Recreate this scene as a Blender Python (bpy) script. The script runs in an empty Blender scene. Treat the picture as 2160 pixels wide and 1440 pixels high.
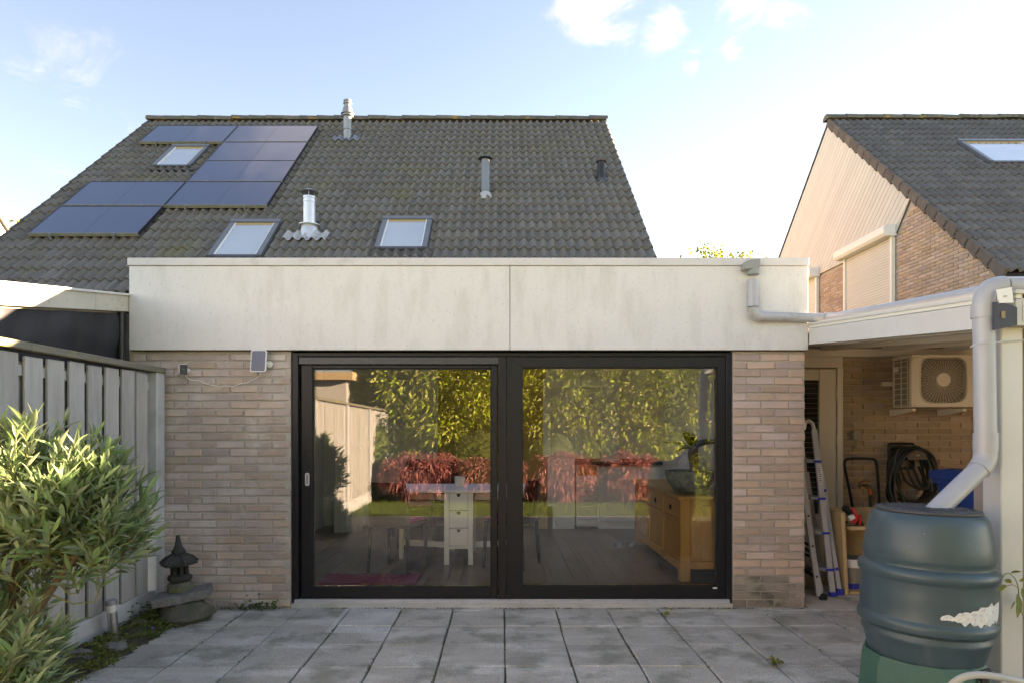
import bpy, math, random
import numpy as np
from mathutils import Vector, Matrix
random.seed(11)
RNG = np.random.default_rng(5)
SC = bpy.context.scene
COL = SC.collection
# ------------------------------------------------------------------ camera, sky, sun, exposure
H = 1.39                       # eye height
FPX, CX, CY = 1357.0, 1058.0, 908.0     # focal length and principal point measured on the photograph (2160 px wide)
cam_data = bpy.data.cameras.new('camera')
cam_data.sensor_width = 36.0
cam_data.lens = FPX / 2160 * 36
cam_data.shift_x = (1080 - CX) / 2160
cam_data.shift_y = (CY - 720) / 2160
cam_data.clip_start = 0.05
cam_data.clip_end = 3000
cam = bpy.data.objects.new('camera', cam_data)
cam.location = (0, 0, H)
cam.rotation_euler = (math.radians(90), 0, 0)
COL.objects.link(cam)
SC.camera = cam

SUN = Vector((2.3, 1.0, 0.56)).normalized()     # direction towards the sun: behind the house, to the right
SUN_EL = math.asin(SUN.z)
SUN_AZ = math.atan2(SUN.x, SUN.y)
world = bpy.data.worlds.new('World')
SC.world = world
world.use_nodes = True
wn, wl = world.node_tree.nodes, world.node_tree.links
wn.clear()
w_out = wn.new('ShaderNodeOutputWorld')
w_bg = wn.new('ShaderNodeBackground')
w_bg.inputs['Strength'].default_value = 0.052
sky = wn.new('ShaderNodeTexSky')
sky.sky_type = 'NISHITA'
sky.sun_disc = False
sky.sun_elevation = SUN_EL
sky.sun_rotation = SUN_AZ
sky.altitude = 0
sky.air_density = 0.75
sky.dust_density = 0.0
sky.ozone_density = 1.0
w_tc = wn.new('ShaderNodeTexCoord')
# fair-weather clouds: a few puffs (by direction) broken up by noise, and thin wisps everywhere else
w_noise = wn.new('ShaderNodeTexNoise'); w_noise.inputs['Scale'].default_value = 9.0
w_noise.inputs['Detail'].default_value = 9; w_noise.inputs['Roughness'].default_value = 0.62
w_noise.inputs['Distortion'].default_value = 0.6
w_map = wn.new('ShaderNodeMapping'); w_map.inputs['Scale'].default_value = (1, 1, 1.7)
wl.new(w_tc.outputs['Generated'], w_map.inputs[0]); wl.new(w_map.outputs[0], w_noise.inputs['Vector'])
def wmath(op, a, b=None, c=None):
    n = wn.new('ShaderNodeMath'); n.operation = op
    for i, x in enumerate((a, b, c)):
        if x is None: continue
        if isinstance(x, (int, float)): n.inputs[i].default_value = x
        else: wl.new(x, n.inputs[i])
    return n.outputs[0]
cloud_sum = None
for (ax, az, rad, gain) in ((0.155, 0.685, 3.3, .82), (0.255, 0.635, 1.9, .55), (0.385, 0.668, 2.8, .78), (0.43, 0.650, 2.2, .7),
                            (0.30, 0.567, 1.35, .75), (0.36, 0.59, 1.5, .75), (0.62, 0.67, 2.0, .35), (-0.66, 0.51, 4.5, .30), (-0.72, 0.47, 3.5, .26),
                            (-1.6, 0.9, 6, .9), (1.9, 1.3, 7, .9), (0.3, -0.8, 9, .9), (-0.5, 1.6, 8, .8)):
    y = -1.0 if az < 0 else 1.0
    d = Vector((ax, y, abs(az))).normalized()
    vd = wn.new('ShaderNodeVectorMath'); vd.operation = 'DISTANCE'
    vn = wn.new('ShaderNodeVectorMath'); vn.operation = 'NORMALIZE'
    wl.new(w_tc.outputs['Generated'], vn.inputs[0])
    wl.new(vn.outputs[0], vd.inputs[0]); vd.inputs[1].default_value = d
    r = math.radians(rad)
    mr = wn.new('ShaderNodeMapRange'); mr.inputs[1].default_value = r * 1.5; mr.inputs[2].default_value = 0
    mr.inputs[3].default_value = 0; mr.inputs[4].default_value = gain
    wl.new(vd.outputs['Value'], mr.inputs[0])
    cloud_sum = mr.outputs[0] if cloud_sum is None else wmath('MAXIMUM', cloud_sum, mr.outputs[0])
nz = wmath('MULTIPLY', wmath('SUBTRACT', w_noise.outputs['Fac'], 0.5), 2.3)
cm = wmath('ADD', cloud_sum, nz)
gate = wmath('MULTIPLY', cloud_sum, 3.0); gate = wmath('MINIMUM', gate, 1.0)
mr = wn.new('ShaderNodeMapRange'); mr.interpolation_type = 'SMOOTHSTEP'
mr.inputs[1].default_value = 0.18; mr.inputs[2].default_value = 0.85
wl.new(cm, mr.inputs[0])
cmask = wmath('MULTIPLY', mr.outputs[0], gate)
cmask = wmath('MULTIPLY', cmask, 0.93)
w_mix = wn.new('ShaderNodeMix'); w_mix.data_type = 'RGBA'
wl.new(cmask, w_mix.inputs[0]); wl.new(sky.outputs[0], w_mix.inputs[6])
w_mix.inputs[7].default_value = (2.35, 2.55, 2.95, 1)
wl.new(w_mix.outputs[2], w_bg.inputs['Color'])
wl.new(w_bg.outputs[0], w_out.inputs[0])

sun_data = bpy.data.lights.new('sun', 'SUN')
sun_data.energy = 5.0
sun_data.angle = math.radians(0.53)
sun_data.color = (1.0, 0.89, 0.72)
sun = bpy.data.objects.new('sun', sun_data)
sun.rotation_euler = (-SUN).to_track_quat('-Z', 'Y').to_euler()
sun.location = SUN * 60
COL.objects.link(sun)
SC.view_settings.view_transform = 'Standard'
SC.view_settings.look = 'None'
SC.view_settings.exposure = 3.55
SC.view_settings.use_white_balance = True
SC.view_settings.white_balance_temperature = 8700
SC.view_settings.white_balance_tint = 22
SC.view_settings.gamma = 1.0
SC.view_settings.use_curve_mapping = False
SC.cycles.max_bounces = 10
SC.cycles.diffuse_bounces = 5
SC.cycles.glossy_bounces = 5
SC.cycles.transparent_max_bounces = 16
SC.cycles.sample_clamp_indirect = 6.0
SC.cycles.use_denoising = True

# ------------------------------------------------------------------ helpers
def at(px, py, Y):
    """the point that the photograph shows at (px, py), at the depth Y measured for that thing"""
    return Vector(((px - CX) / FPX * Y, Y, H + (CY - py) / FPX * Y))

def lin(r, g, b):
    return tuple((c / 255 / 12.92) if c / 255 <= .04045 else ((c / 255 + .055) / 1.055) ** 2.4 for c in (r, g, b))

MATS = {}
def M(name, c1, c2=None, sc=6.0, rough=.7, bump=0.0, bsc=40.0, rnd=0.0, island=False, metal=0.0, spec=.4,
      stain=None, ssc=2.0, sth=(.5, .65), samt=.7, stretch=(1, 1, 1), sstretch=(1, 1, 1), stain2=None, s2sc=9.0, s2th=(.6, .68), s2amt=.6,
      coat=0.0, trans=0.0, hue=0.0, detail=4):
    m = bpy.data.materials.new(name); m.use_nodes = True
    n, l = m.node_tree.nodes, m.node_tree.links
    b = n['Principled BSDF']
    b.inputs['Roughness'].default_value = rough
    b.inputs['Metallic'].default_value = metal
    b.inputs['Specular IOR Level'].default_value = spec
    b.inputs['Coat Weight'].default_value = coat
    geo = n.new('ShaderNodeNewGeometry')
    def noise(scale, st, det=detail):
        mp = n.new('ShaderNodeMapping'); mp.inputs['Scale'].default_value = st
        l.new(geo.outputs['Position'], mp.inputs[0])
        t = n.new('ShaderNodeTexNoise'); t.inputs['Scale'].default_value = scale; t.inputs['Detail'].default_value = det
        t.inputs['Roughness'].default_value = .6
        l.new(mp.outputs[0], t.inputs['Vector'])
        return t.outputs['Fac']
    def ramp(fac, a, bb, v0=0, v1=1):
        r = n.new('ShaderNodeMapRange'); r.inputs[1].default_value = a; r.inputs[2].default_value = bb
        r.inputs[3].default_value = v0; r.inputs[4].default_value = v1
        l.new(fac, r.inputs[0]); return r.outputs[0]
    def mix(fac, a, bb):
        x = n.new('ShaderNodeMix'); x.data_type = 'RGBA'
        for i, v in ((0, fac), (6, a), (7, bb)):
            if isinstance(v, (int, float)): x.inputs[i].default_value = v
            elif isinstance(v, tuple): x.inputs[i].default_value = (*v, 1)
            else: l.new(v, x.inputs[i])
        return x.outputs[2]
    c2 = c2 or c1
    col = mix(ramp(noise(sc, stretch), .3, .7), c1, c2)
    if rnd or hue:
        if island: rv = geo.outputs['Random Per Island']
        else:
            oi = n.new('ShaderNodeObjectInfo'); rv = oi.outputs['Random']
        hs = n.new('ShaderNodeHueSaturation')
        l.new(ramp(rv, 0, 1, 1 - rnd, 1 + rnd), hs.inputs['Value'])
        if hue:
            wv = n.new('ShaderNodeMath'); wv.operation = 'FRACT'
            mm = n.new('ShaderNodeMath'); mm.operation = 'MULTIPLY'; mm.inputs[1].default_value = 7.31
            l.new(rv, mm.inputs[0]); l.new(mm.outputs[0], wv.inputs[0])
            l.new(ramp(wv.outputs[0], 0, 1, .5 - hue, .5 + hue), hs.inputs['Hue'])
            l.new(ramp(wv.outputs[0], 0, 1, .75, 1.3), hs.inputs['Saturation'])
        l.new(col, hs.inputs['Color']); col = hs.outputs[0]
    if stain:
        f = ramp(noise(ssc, sstretch), sth[0], sth[1], 0, samt)
        col = mix(f, col, stain)
    if stain2:
        f = ramp(noise(s2sc, (1, 1, 1)), s2th[0], s2th[1], 0, s2amt)
        col = mix(f, col, stain2)
    l.new(col, b.inputs['Base Color'])
    if bump:
        bp = n.new('ShaderNodeBump'); bp.inputs['Strength'].default_value = min(1.0, bump); bp.inputs['Distance'].default_value = .01
        l.new(noise(bsc, stretch, 5), bp.inputs['Height']); l.new(bp.outputs[0], b.inputs['Normal'])
    if trans:
        tr = n.new('ShaderNodeBsdfTranslucent'); l.new(col, tr.inputs['Color'])
        ms = n.new('ShaderNodeMixShader'); ms.inputs[0].default_value = trans
        out = n['Material Output']
        l.new(b.outputs[0], ms.inputs[1]); l.new(tr.outputs[0], ms.inputs[2]); l.new(ms.outputs[0], out.inputs[0])
    MATS[name] = m
    return m

def glass_mat(name, tint=(.93, .95, .95), refl=.10):
    m = bpy.data.materials.new(name); m.use_nodes = True
    n, l = m.node_tree.nodes, m.node_tree.links
    n.remove(n['Principled BSDF'])
    t = n.new('ShaderNodeBsdfTransparent'); t.inputs[0].default_value = (*tint, 1)
    g = n.new('ShaderNodeBsdfGlossy'); g.inputs['Roughness'].default_value = 0.0
    fr = n.new('ShaderNodeFresnel'); fr.inputs[0].default_value = 1.5
    ad = n.new('ShaderNodeMath'); ad.inputs[1].default_value = refl; ad.use_clamp = True
    l.new(fr.outputs[0], ad.inputs[0])
    ms = n.new('ShaderNodeMixShader'); l.new(ad.outputs[0], ms.inputs[0])
    l.new(t.outputs[0], ms.inputs[1]); l.new(g.outputs[0], ms.inputs[2])
    l.new(ms.outputs[0], n['Material Output'].inputs[0])
    MATS[name] = m
    return m

WO = {}
XF = [Matrix.Identity(4)]
def empty(name, loc, label=None, cat=None, group=None, kind=None):
    o = bpy.data.objects.new(name, None); COL.objects.link(o)
    loc = XF[0] @ Vector(loc)
    o.empty_display_size = .2
    o.location = loc; WO[o.name] = Vector(loc)
    return tag(o, label, cat, group, kind)
def tag(o, label=None, cat=None, group=None, kind=None):
    if label: o['label'] = label
    if cat: o['category'] = cat
    if group: o['group'] = group
    if kind: o['kind'] = kind
    return o
def link_mesh(name, me, parent, origin, rot=None):
    o = bpy.data.objects.new(name, me); COL.objects.link(o)
    origin = Vector(origin); WO[o.name] = origin
    if parent is not None:
        o.parent = parent; o.location = origin - WO[parent.name]
    else: o.location = origin
    if rot is not None: o.rotation_euler = rot
    return o

class MB:
    def __init__(s): s.v = []; s.f = []
    def add(s, vs, fs):
        k = len(s.v); s.v += [Vector(p) for p in vs]; s.f += [tuple(i + k for i in q) for q in fs]; return s
    def box(s, x0, x1, y0, y1, z0, z1):
        return s.add([(x0,y0,z0),(x1,y0,z0),(x1,y1,z0),(x0,y1,z0),(x0,y0,z1),(x1,y0,z1),(x1,y1,z1),(x0,y1,z1)],
                     [(3,2,1,0),(4,5,6,7),(0,1,5,4),(1,2,6,5),(2,3,7,6),(3,0,4,7)])
    def cbox(s, x0, x1, y0, y1, z0, z1, c=.004):
        """a box with chamfered edges"""
        xs, ys, zs = (x0, x1), (y0, y1), (z0, z1)
        vs = []; idx = {}
        for i in (0,1):
            for j in (0,1):
                for k in (0,1):
                    sx, sy, sz = (1,-1)[i]*c, (1,-1)[j]*c, (1,-1)[k]*c
                    P = (xs[i], ys[j], zs[k])
                    for a, q in (('x', (P[0], P[1]+sy, P[2]+sz)), ('y', (P[0]+sx, P[1], P[2]+sz)), ('z', (P[0]+sx, P[1]+sy, P[2]))):
                        idx[(i,j,k,a)] = len(vs); vs.append(q)
        fs = []
        for i in (0,1):
            q = [(i,0,0,'x'),(i,1,0,'x'),(i,1,1,'x'),(i,0,1,'x')]; fs.append(q if i else q[::-1])
            q = [(0,i,0,'y'),(1,i,0,'y'),(1,i,1,'y'),(0,i,1,'y')]; fs.append(q[::-1] if i else q)
            q = [(0,0,i,'z'),(1,0,i,'z'),(1,1,i,'z'),(0,1,i,'z')]; fs.append(q if i else q[::-1])
        for a in (0,1):
            for b in (0,1):
                fs.append([(0,a,b,'y'),(1,a,b,'y'),(1,a,b,'z'),(0,a,b,'z')])
                fs.append([(a,0,b,'x'),(a,1,b,'x'),(a,1,b,'z'),(a,0,b,'z')])
                fs.append([(a,b,0,'x'),(a,b,1,'x'),(a,b,1,'y'),(a,b,0,'y')])
                for k in (0,1): fs.append([(a,b,k,'x'),(a,b,k,'y'),(a,b,k,'z')])
        fs2 = []
        cen = Vector(((x0+x1)/2, (y0+y1)/2, (z0+z1)/2))
        for q in fs:
            ii = [idx[t] for t in q]
            p = [Vector(vs[t]) for t in ii]
            nn = (p[1]-p[0]).cross(p[2]-p[0])
            if nn.dot(sum(p, Vector())/len(p) - cen) < 0: ii = ii[::-1]
            fs2.append(tuple(ii))
        return s.add(vs, fs2)
    def bar(s, p, q, w, h, up=(0,0,1)):
        p, q = Vector(p), Vector(q); d = (q-p).normalized(); up = Vector(up)
        x = d.cross(up)
        if x.length < 1e-4: x = d.cross(Vector((1,0,0)))
        x.normalize(); u = x.cross(d).normalized()
        a, b = x*(w/2), u*(h/2)
        return s.add([p-a-b,p+a-b,p+a+b,p-a+b,q-a-b,q+a-b,q+a+b,q-a+b],
                     [(0,1,2,3),(7,6,5,4),(0,4,5,1),(1,5,6,2),(2,6,7,3),(3,7,4,0)])
    def tube(s, path, r, n=10, cap=True, closed=False):
        path = [Vector(p) for p in path]; N = len(path)
        rs = r if isinstance(r, (list, tuple)) else [r]*N
        k = len(s.v); t0 = None; u = None
        for i, p in enumerate(path):
            a = path[(i-1) % N] if (i or closed) else p
            b = path[(i+1) % N] if (i < N-1 or closed) else p
            t = (b-a)
            if t.length < 1e-9: t = Vector((0,0,1))
            t.normalize()
            if u is None:
                u = t.orthogonal().normalized()
            else:
                u = (u - t*u.dot(t))
                u = u.normalized() if u.length > 1e-6 else t.orthogonal().normalized()
            w = t.cross(u)
            for j in range(n):
                an = 2*math.pi*j/n
                s.v.append(p + (u*math.cos(an) + w*math.sin(an))*rs[i])
        for i in range(N if closed else N-1):
            a, b = k+i*n, k+((i+1) % N)*n
            for j in range(n): s.f.append((a+j, a+(j+1)%n, b+(j+1)%n, b+j))
        if cap and not closed:
            s.f.append(tuple(k+j for j in range(n))[::-1]); s.f.append(tuple(k+(N-1)*n+j for j in range(n)))
        return s
    def lathe(s, prof, c=(0,0,0), n=24, cap=True, phase=0.0):
        c = Vector(c); k = len(s.v)
        for (r, z) in prof:
            for j in range(n):
                an = 2*math.pi*j/n + phase
                s.v.append(c + Vector((r*math.cos(an), r*math.sin(an), z)))
        for i in range(len(prof)-1):
            a, b = k+i*n, k+(i+1)*n
            for j in range(n): s.f.append((a+j, a+(j+1)%n, b+(j+1)%n, b+j))
        if cap:
            s.f.append(tuple(k+j for j in range(n))[::-1]); s.f.append(tuple(k+(len(prof)-1)*n+j for j in range(n)))
        return s
    def prism(s, poly, plane, a, b):
        n = len(poly); vs = []
        for d in (a, b):
            for (p, q) in poly:
                vs.append({'yz': (d, p, q), 'xz': (p, d, q), 'xy': (p, q, d)}[plane])
        fs = [tuple(range(n))[::-1], tuple(range(n, 2*n))] + [(i, (i+1)%n, (i+1)%n+n, i+n) for i in range(n)]
        return s.add(vs, fs)
    def build(s, name, mat, parent=None, smooth=False, bevel=0.0, rot=None, fix=True, angle=40, sub=0):
        vs = [XF[0] @ p for p in s.v]
        lo = [min(p[i] for p in vs) for i in range(3)]; hi = [max(p[i] for p in vs) for i in range(3)]
        o3 = Vector(((lo[0]+hi[0])/2, (lo[1]+hi[1])/2, lo[2]))
        me = bpy.data.meshes.new(name)
        me.from_pydata([tuple(p-o3) for p in vs], [], s.f)
        if fix:
            import bmesh
            bm = bmesh.new(); bm.from_mesh(me); bmesh.ops.recalc_face_normals(bm, faces=bm.faces); bm.to_mesh(me); bm.free()
        me.update()
        if mat: me.materials.append(MATS[mat] if isinstance(mat, str) else mat)
        o = link_mesh(name, me, parent, o3)
        if bevel:
            md = o.modifiers.new('bevel', 'BEVEL'); md.width = bevel; md.segments = 2; md.limit_method = 'ANGLE'; md.angle_limit = math.radians(35)
        if sub:
            md = o.modifiers.new('sub', 'SUBSURF'); md.levels = sub; md.render_levels = sub
        if smooth:
            me.polygons.foreach_set('use_smooth', [True]*len(me.polygons))
            try: me.set_sharp_from_angle(angle=math.radians(angle))
            except Exception: pass
        return o

def shared_mesh(name, mb, mat, smooth=False, angle=40):
    import bmesh
    me = bpy.data.meshes.new(name); me.from_pydata([tuple(p) for p in mb.v], [], mb.f)
    bm = bmesh.new(); bm.from_mesh(me); bmesh.ops.recalc_face_normals(bm, faces=bm.faces); bm.to_mesh(me); bm.free()
    me.materials.append(MATS[mat])
    if smooth:
        me.polygons.foreach_set('use_smooth', [True]*len(me.polygons)); me.set_sharp_from_angle(angle=math.radians(angle))
    return me
def np_mesh(name, verts, faces4, mat, parent=None, origin=(0,0,0), smooth=False):
    """verts (N,3) array, faces (M,4) array"""
    me = bpy.data.meshes.new(name)
    o3 = np.array(origin, dtype=float)
    v = (verts - o3).astype(np.float32)
    k = faces4.shape[1]
    me.vertices.add(len(v)); me.vertices.foreach_set('co', v.ravel())
    me.loops.add(faces4.size); me.loops.foreach_set('vertex_index', faces4.ravel().astype(np.int32))
    me.polygons.add(len(faces4))
    me.polygons.foreach_set('loop_start', (np.arange(len(faces4))*k).astype(np.int32))
    me.update(calc_edges=True); me.validate()
    me.materials.append(MATS[mat])
    if smooth: me.polygons.foreach_set('use_smooth', [True]*len(me.polygons))
    return link_mesh(name, me, parent, Vector(o3))
def unit(a): return a / np.maximum(np.linalg.norm(a, axis=-1, keepdims=True), 1e-9)
def leaves(name, pts, dirs, L, W, mat, parent=None, origin=(0,0,0), droop=.25, fold=.25, rng=RNG):
    """many small folded leaves in one mesh: each has 6 vertices and 2 quads + tip"""
    n = len(pts); d = unit(dirs); r = unit(rng.normal(size=(n,3)))
    side = unit(np.cross(d, r)); up = unit(np.cross(side, d))
    flip = np.sign(up[:, 2:3] + 1e-6); up = up*flip; side = side*flip
    L = np.asarray(L).reshape(-1,1)*np.ones((n,1)); W = np.asarray(W).reshape(-1,1)*np.ones((n,1))
    tip = pts + d*L - np.array([0,0,1.])*L*droop
    m1 = pts + d*L*.45 - np.array([0,0,1.])*L*droop*.15
    a = m1 + side*W*.5 + up*W*fold; b = m1 - side*W*.5 + up*W*fold
    V = np.stack([pts, a, tip, b, m1], axis=1).reshape(-1,3)
    i = np.arange(n)[:,None]*5
    F = np.concatenate([i + np.array([[0,4,2,1]]), i + np.array([[0,3,2,4]])], axis=0)
    return np_mesh(name, V, F, mat, parent, origin)

# ------------------------------------------------------------------ materials
M('mortar', (.46,.42,.37), (.38,.35,.31), sc=30, rough=.95, bump=.5, bsc=160)
M('brick_pier', (.48,.375,.325), (.41,.34,.30), sc=9, rough=.9, bump=.35, bsc=110, rnd=.17, hue=.012,
  stain=(.60,.56,.51), ssc=3.4, sth=(.50,.70), samt=.75, stain2=(.22,.20,.165), s2sc=16, s2th=(.6,.75), s2amt=.6)
M('brick_pink', (.52,.385,.33), (.44,.345,.30), sc=9, rough=.9, bump=.35, bsc=110, rnd=.2, hue=.014,
  stain=(.56,.51,.47), ssc=6, sth=(.54,.74), samt=.55, stain2=(.22,.20,.17), s2sc=14, s2th=(.62,.75), s2amt=.6)
M('brick_brown', (.37,.29,.21), (.31,.245,.18), sc=8, rough=.9, bump=.3, bsc=110, rnd=.16, hue=.01)
M('brick_gable', (.42,.315,.245), (.36,.275,.22), sc=5, rough=.9, bump=.2, bsc=90, rnd=.2, hue=.014, stain=(.42,.33,.26), ssc=3, samt=.4)
M('brick_gable_joined', (.42,.315,.245), (.36,.275,.22), sc=5, rough=.9, rnd=.2, island=True)
M('brick_wet', (.25,.22,.19), (.31,.265,.225), sc=9, rough=.9, bump=.35, bsc=110, rnd=.25, stain=(.07,.075,.045), ssc=7, sth=(.5,.62), samt=.7)
M('mortar_pale', (.42,.37,.30), (.36,.31,.25), sc=20, rough=.95)
M('mortar_brown', (.47,.39,.29), (.41,.34,.25), sc=20, rough=.95)
M('fascia', (.63,.62,.60), (.665,.655,.635), sc=1.6, rough=.75, bump=.04, bsc=90, stain=(.36,.345,.295), ssc=5, sth=(.48,.8), samt=.40,
  sstretch=(1.5,1.5,.42), stain2=(.34,.335,.29), s2sc=46, s2th=(.56,.76), s2amt=.42)
M('coping', (.60,.59,.575), (.54,.53,.52), sc=3, rough=.6, stain=(.38,.37,.33), ssc=6, sth=(.56,.75), samt=.5)
M('white_paint', (.60,.59,.56), (.56,.55,.52), sc=4, rough=.55, stain=(.50,.48,.42), ssc=9, sth=(.58,.8), samt=.4)
M('white_weathered', (.52,.48,.40), (.45,.42,.35), sc=4, rough=.7, stain=(.24,.24,.17), ssc=24, sth=(.58,.72), samt=.6)
M('cream_paint', (.74,.725,.65), (.70,.685,.615), sc=4, rough=.5)
M('cream_board', (.54,.515,.46), (.505,.48,.43), sc=3, rough=.6, rnd=.05)
M('shutter_slat', (.60,.575,.515), (.57,.55,.49), sc=3, rough=.5, rnd=.03)
M('roof_tile', (.185,.168,.145), (.16,.147,.13), sc=7, rough=.92, bump=.55, bsc=120, rnd=.11, spec=.25, hue=.01,
  stain=(.19,.175,.085), ssc=.9, sth=(.55,.72), samt=.55, stain2=(.30,.28,.25), s2sc=46, s2th=(.66,.72), s2amt=.28)
M('roof_tile_joined', (.185,.168,.145), (.16,.147,.13), sc=7, rough=.92, bump=.55, bsc=120, rnd=.11, island=True, spec=.25, hue=.01,
  stain=(.19,.175,.085), ssc=.9, sth=(.55,.72), samt=.55, stain2=(.30,.28,.25), s2sc=46, s2th=(.66,.72), s2amt=.28)
M('roof_tile_dark', (.145,.14,.135), (.115,.11,.107), sc=7, rough=.9, bump=.5, bsc=120, rnd=.13, spec=.3,
  stain=(.10,.095,.06), ssc=2, sth=(.62,.75), samt=.4, stain2=(.3,.29,.27), s2sc=22, s2th=(.72,.75), s2amt=.6)
M('roof_tile_dark_joined', (.145,.14,.135), (.115,.11,.107), sc=7, rough=.9, bump=.5, bsc=120, rnd=.13, island=True, spec=.3,
  stain=(.10,.095,.06), ssc=2, sth=(.62,.75), samt=.4, stain2=(.3,.29,.27), s2sc=22, s2th=(.72,.75), s2amt=.6)
M('ridge_tile', (.13,.12,.10), (.10,.095,.085), sc=12, rough=.95, bump=.6, bsc=70, rnd=.2, stain=(.38,.22,.04), ssc=2.3, sth=(.60,.66), samt=.75,
  stain2=(.2,.21,.13), s2sc=14, s2th=(.5,.7), s2amt=.6)
M('verge_tile', (.115,.10,.09), (.09,.08,.072), sc=10, rough=.9, bump=.4, bsc=80, rnd=.15)
M('underlay', (.03,.03,.03), rough=1)
M('solar_glass', (.048,.070,.130), (.054,.077,.14), sc=2, rough=.28, spec=.6, coat=.4, rnd=.06)
M('solar_seam', (.036,.053,.10), rough=.3)
M('solar_line', (.02,.02,.03), rough=.35)
M('solar_edge', (.32,.30,.24), (.22,.22,.15), sc=9, rough=.5, metal=.3)
M('zinc', (.33,.34,.35), (.27,.28,.28), sc=8, rough=.5, metal=.55, bump=.05, bsc=40)
M('lead', (.34,.35,.37), (.46,.46,.45), sc=14, rough=.7, metal=.15, bump=.4, bsc=25)
M('steel_pipe', (.62,.64,.64), (.52,.54,.55), sc=5, rough=.36, metal=.7)
M('grey_pipe', (.19,.215,.26), (.165,.19,.235), sc=4, rough=.42, stain=(.2,.21,.2), ssc=9, sth=(.6,.8), samt=.3)
M('pvc_pipe', (.37,.375,.395), (.345,.35,.37), sc=3, rough=.34, spec=.5, stain=(.42,.40,.36), ssc=7, sth=(.62,.8), samt=.4)
M('pvc_dirty', (.42,.42,.43), (.39,.39,.40), sc=3, rough=.4, stain=(.17,.17,.11), ssc=10, sth=(.5,.7), samt=.55)
M('pvc_dark', (.25,.27,.26), (.22,.235,.225), sc=6, rough=.5)
M('window_frame', (.07,.074,.08), (.09,.094,.10), sc=5, rough=.4, metal=.3)
M('frame_light', (.20,.215,.235), (.17,.185,.20), sc=5, rough=.4, metal=.4)
M('pane_sky', (.46,.50,.54), (.40,.45,.50), sc=1.4, rough=.03, spec=.9, coat=1.0)  # reflected sky and pale blind put into the base colour
M('blind', (.62,.60,.54), rough=.8)
M('pine', (.52,.36,.16), (.46,.31,.13), sc=6, rough=.5, stretch=(1,6,1))
M('door_frame', (.011,.0115,.0145), (.013,.0135,.0165), sc=3, rough=.42, spec=.32, bump=.03, bsc=300)
M('door_rail', (.045,.047,.053), (.05,.052,.057), sc=3, rough=.4, spec=.5)
M('rubber', (.012,.012,.013), rough=.6)
M('alu', (.55,.57,.61), (.48,.50,.54), sc=18, rough=.4, metal=.35, stain=(.35,.33,.3), ssc=30, sth=(.55,.75), samt=.4)
M('concrete', (.36,.35,.32), (.28,.275,.25), sc=10, rough=.95, bump=.4, bsc=120, stain=(.17,.17,.12), ssc=4, sth=(.5,.7), samt=.5)
M('concrete_pale', (.50,.50,.49), (.42,.42,.41), sc=9, rough=.95, bump=.3, bsc=120, stain=(.26,.27,.21), ssc=5, sth=(.5,.72), samt=.55)
M('fence_wood', (.40,.38,.35), (.31,.295,.27), sc=5, rough=.85, bump=.3, bsc=30, stretch=(5,5,.55), rnd=.14, stain=(.48,.47,.455), ssc=3, sth=(.45,.7), samt=.5,
  sstretch=(3,3,.6), stain2=(.12,.12,.11), s2sc=8, s2th=(.68,.76), s2amt=.6)
M('fence_rail', (.21,.185,.135), (.15,.14,.11), sc=6, rough=.9, bump=.4, bsc=40, stretch=(4,.5,4), stain=(.30,.30,.06), ssc=4, sth=(.58,.68), samt=.8)
M('tarp', (.018,.018,.021), (.024,.024,.028), sc=6, rough=.55, spec=.4)
M('soil', (.075,.065,.04), (.045,.04,.028), sc=14, rough=1, bump=.9, bsc=50, stain=(.115,.125,.03), ssc=6, sth=(.45,.6), samt=.8)
M('moss', (.13,.145,.03), (.075,.095,.022), sc=18, rough=1, island=True, rnd=.4)
M('lawn', (.085,.13,.03), (.07,.10,.025), sc=3, rough=1, bump=.4, bsc=30)
M('grass', (.16,.22,.04), (.12,.18,.035), sc=5, rough=.8, island=True, rnd=.35, trans=.25)
M('sand', (.20,.18,.13), (.14,.14,.085), sc=8, rough=1, stain=(.09,.11,.025), ssc=4, sth=(.5,.6), samt=.7)
M('bark', (.17,.11,.055), (.12,.085,.045), sc=14, rough=.9, bump=.6, bsc=50, stretch=(1,1,.3))
M('stem_green', (.20,.24,.06), (.23,.17,.06), sc=10, rough=.7)
M('leaf_bush', (.26,.345,.17), (.195,.27,.135), sc=4, rough=.5, rnd=.34, hue=.02, trans=.32, spec=.4)
M('leaf_bush_joined', (.245,.325,.16), (.18,.25,.125), sc=4, rough=.5, rnd=.36, hue=.02, island=True, trans=.32, spec=.4)
M('leaf_hedge', (.46,.50,.10), (.32,.38,.07), sc=1.3, rough=.5, rnd=.45, hue=.03, island=True, trans=.3)
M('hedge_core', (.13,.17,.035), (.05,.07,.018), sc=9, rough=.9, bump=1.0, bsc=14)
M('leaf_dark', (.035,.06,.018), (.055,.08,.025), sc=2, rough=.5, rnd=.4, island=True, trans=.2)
M('leaf_maple', (.50,.20,.18), (.42,.15,.135), sc=3, rough=.55, rnd=.4, island=True, trans=.3)
M('leaf_tree', (.27,.27,.05), (.22,.24,.05), sc=3, rough=.6, rnd=.4, hue=.03, island=True, trans=.3)
M('leaf_ivy', (.05,.09,.025), (.08,.12,.03), sc=6, rough=.5, rnd=.4, island=True, trans=.2)
M('leaf_vine', (.18,.24,.05), (.25,.22,.06), sc=30, rough=.5, trans=.3)
M('petal', (.20,.16,.62), rough=.6)
M('lantern_stone', (.032,.032,.03), (.05,.05,.044), sc=14, rough=.95, bump=.7, bsc=70)
M('lantern_base', (.16,.16,.13), (.09,.09,.07), sc=14, rough=.95, bump=.7, bsc=70, stain=(.15,.16,.03), ssc=12, sth=(.5,.6), samt=.7)
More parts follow.
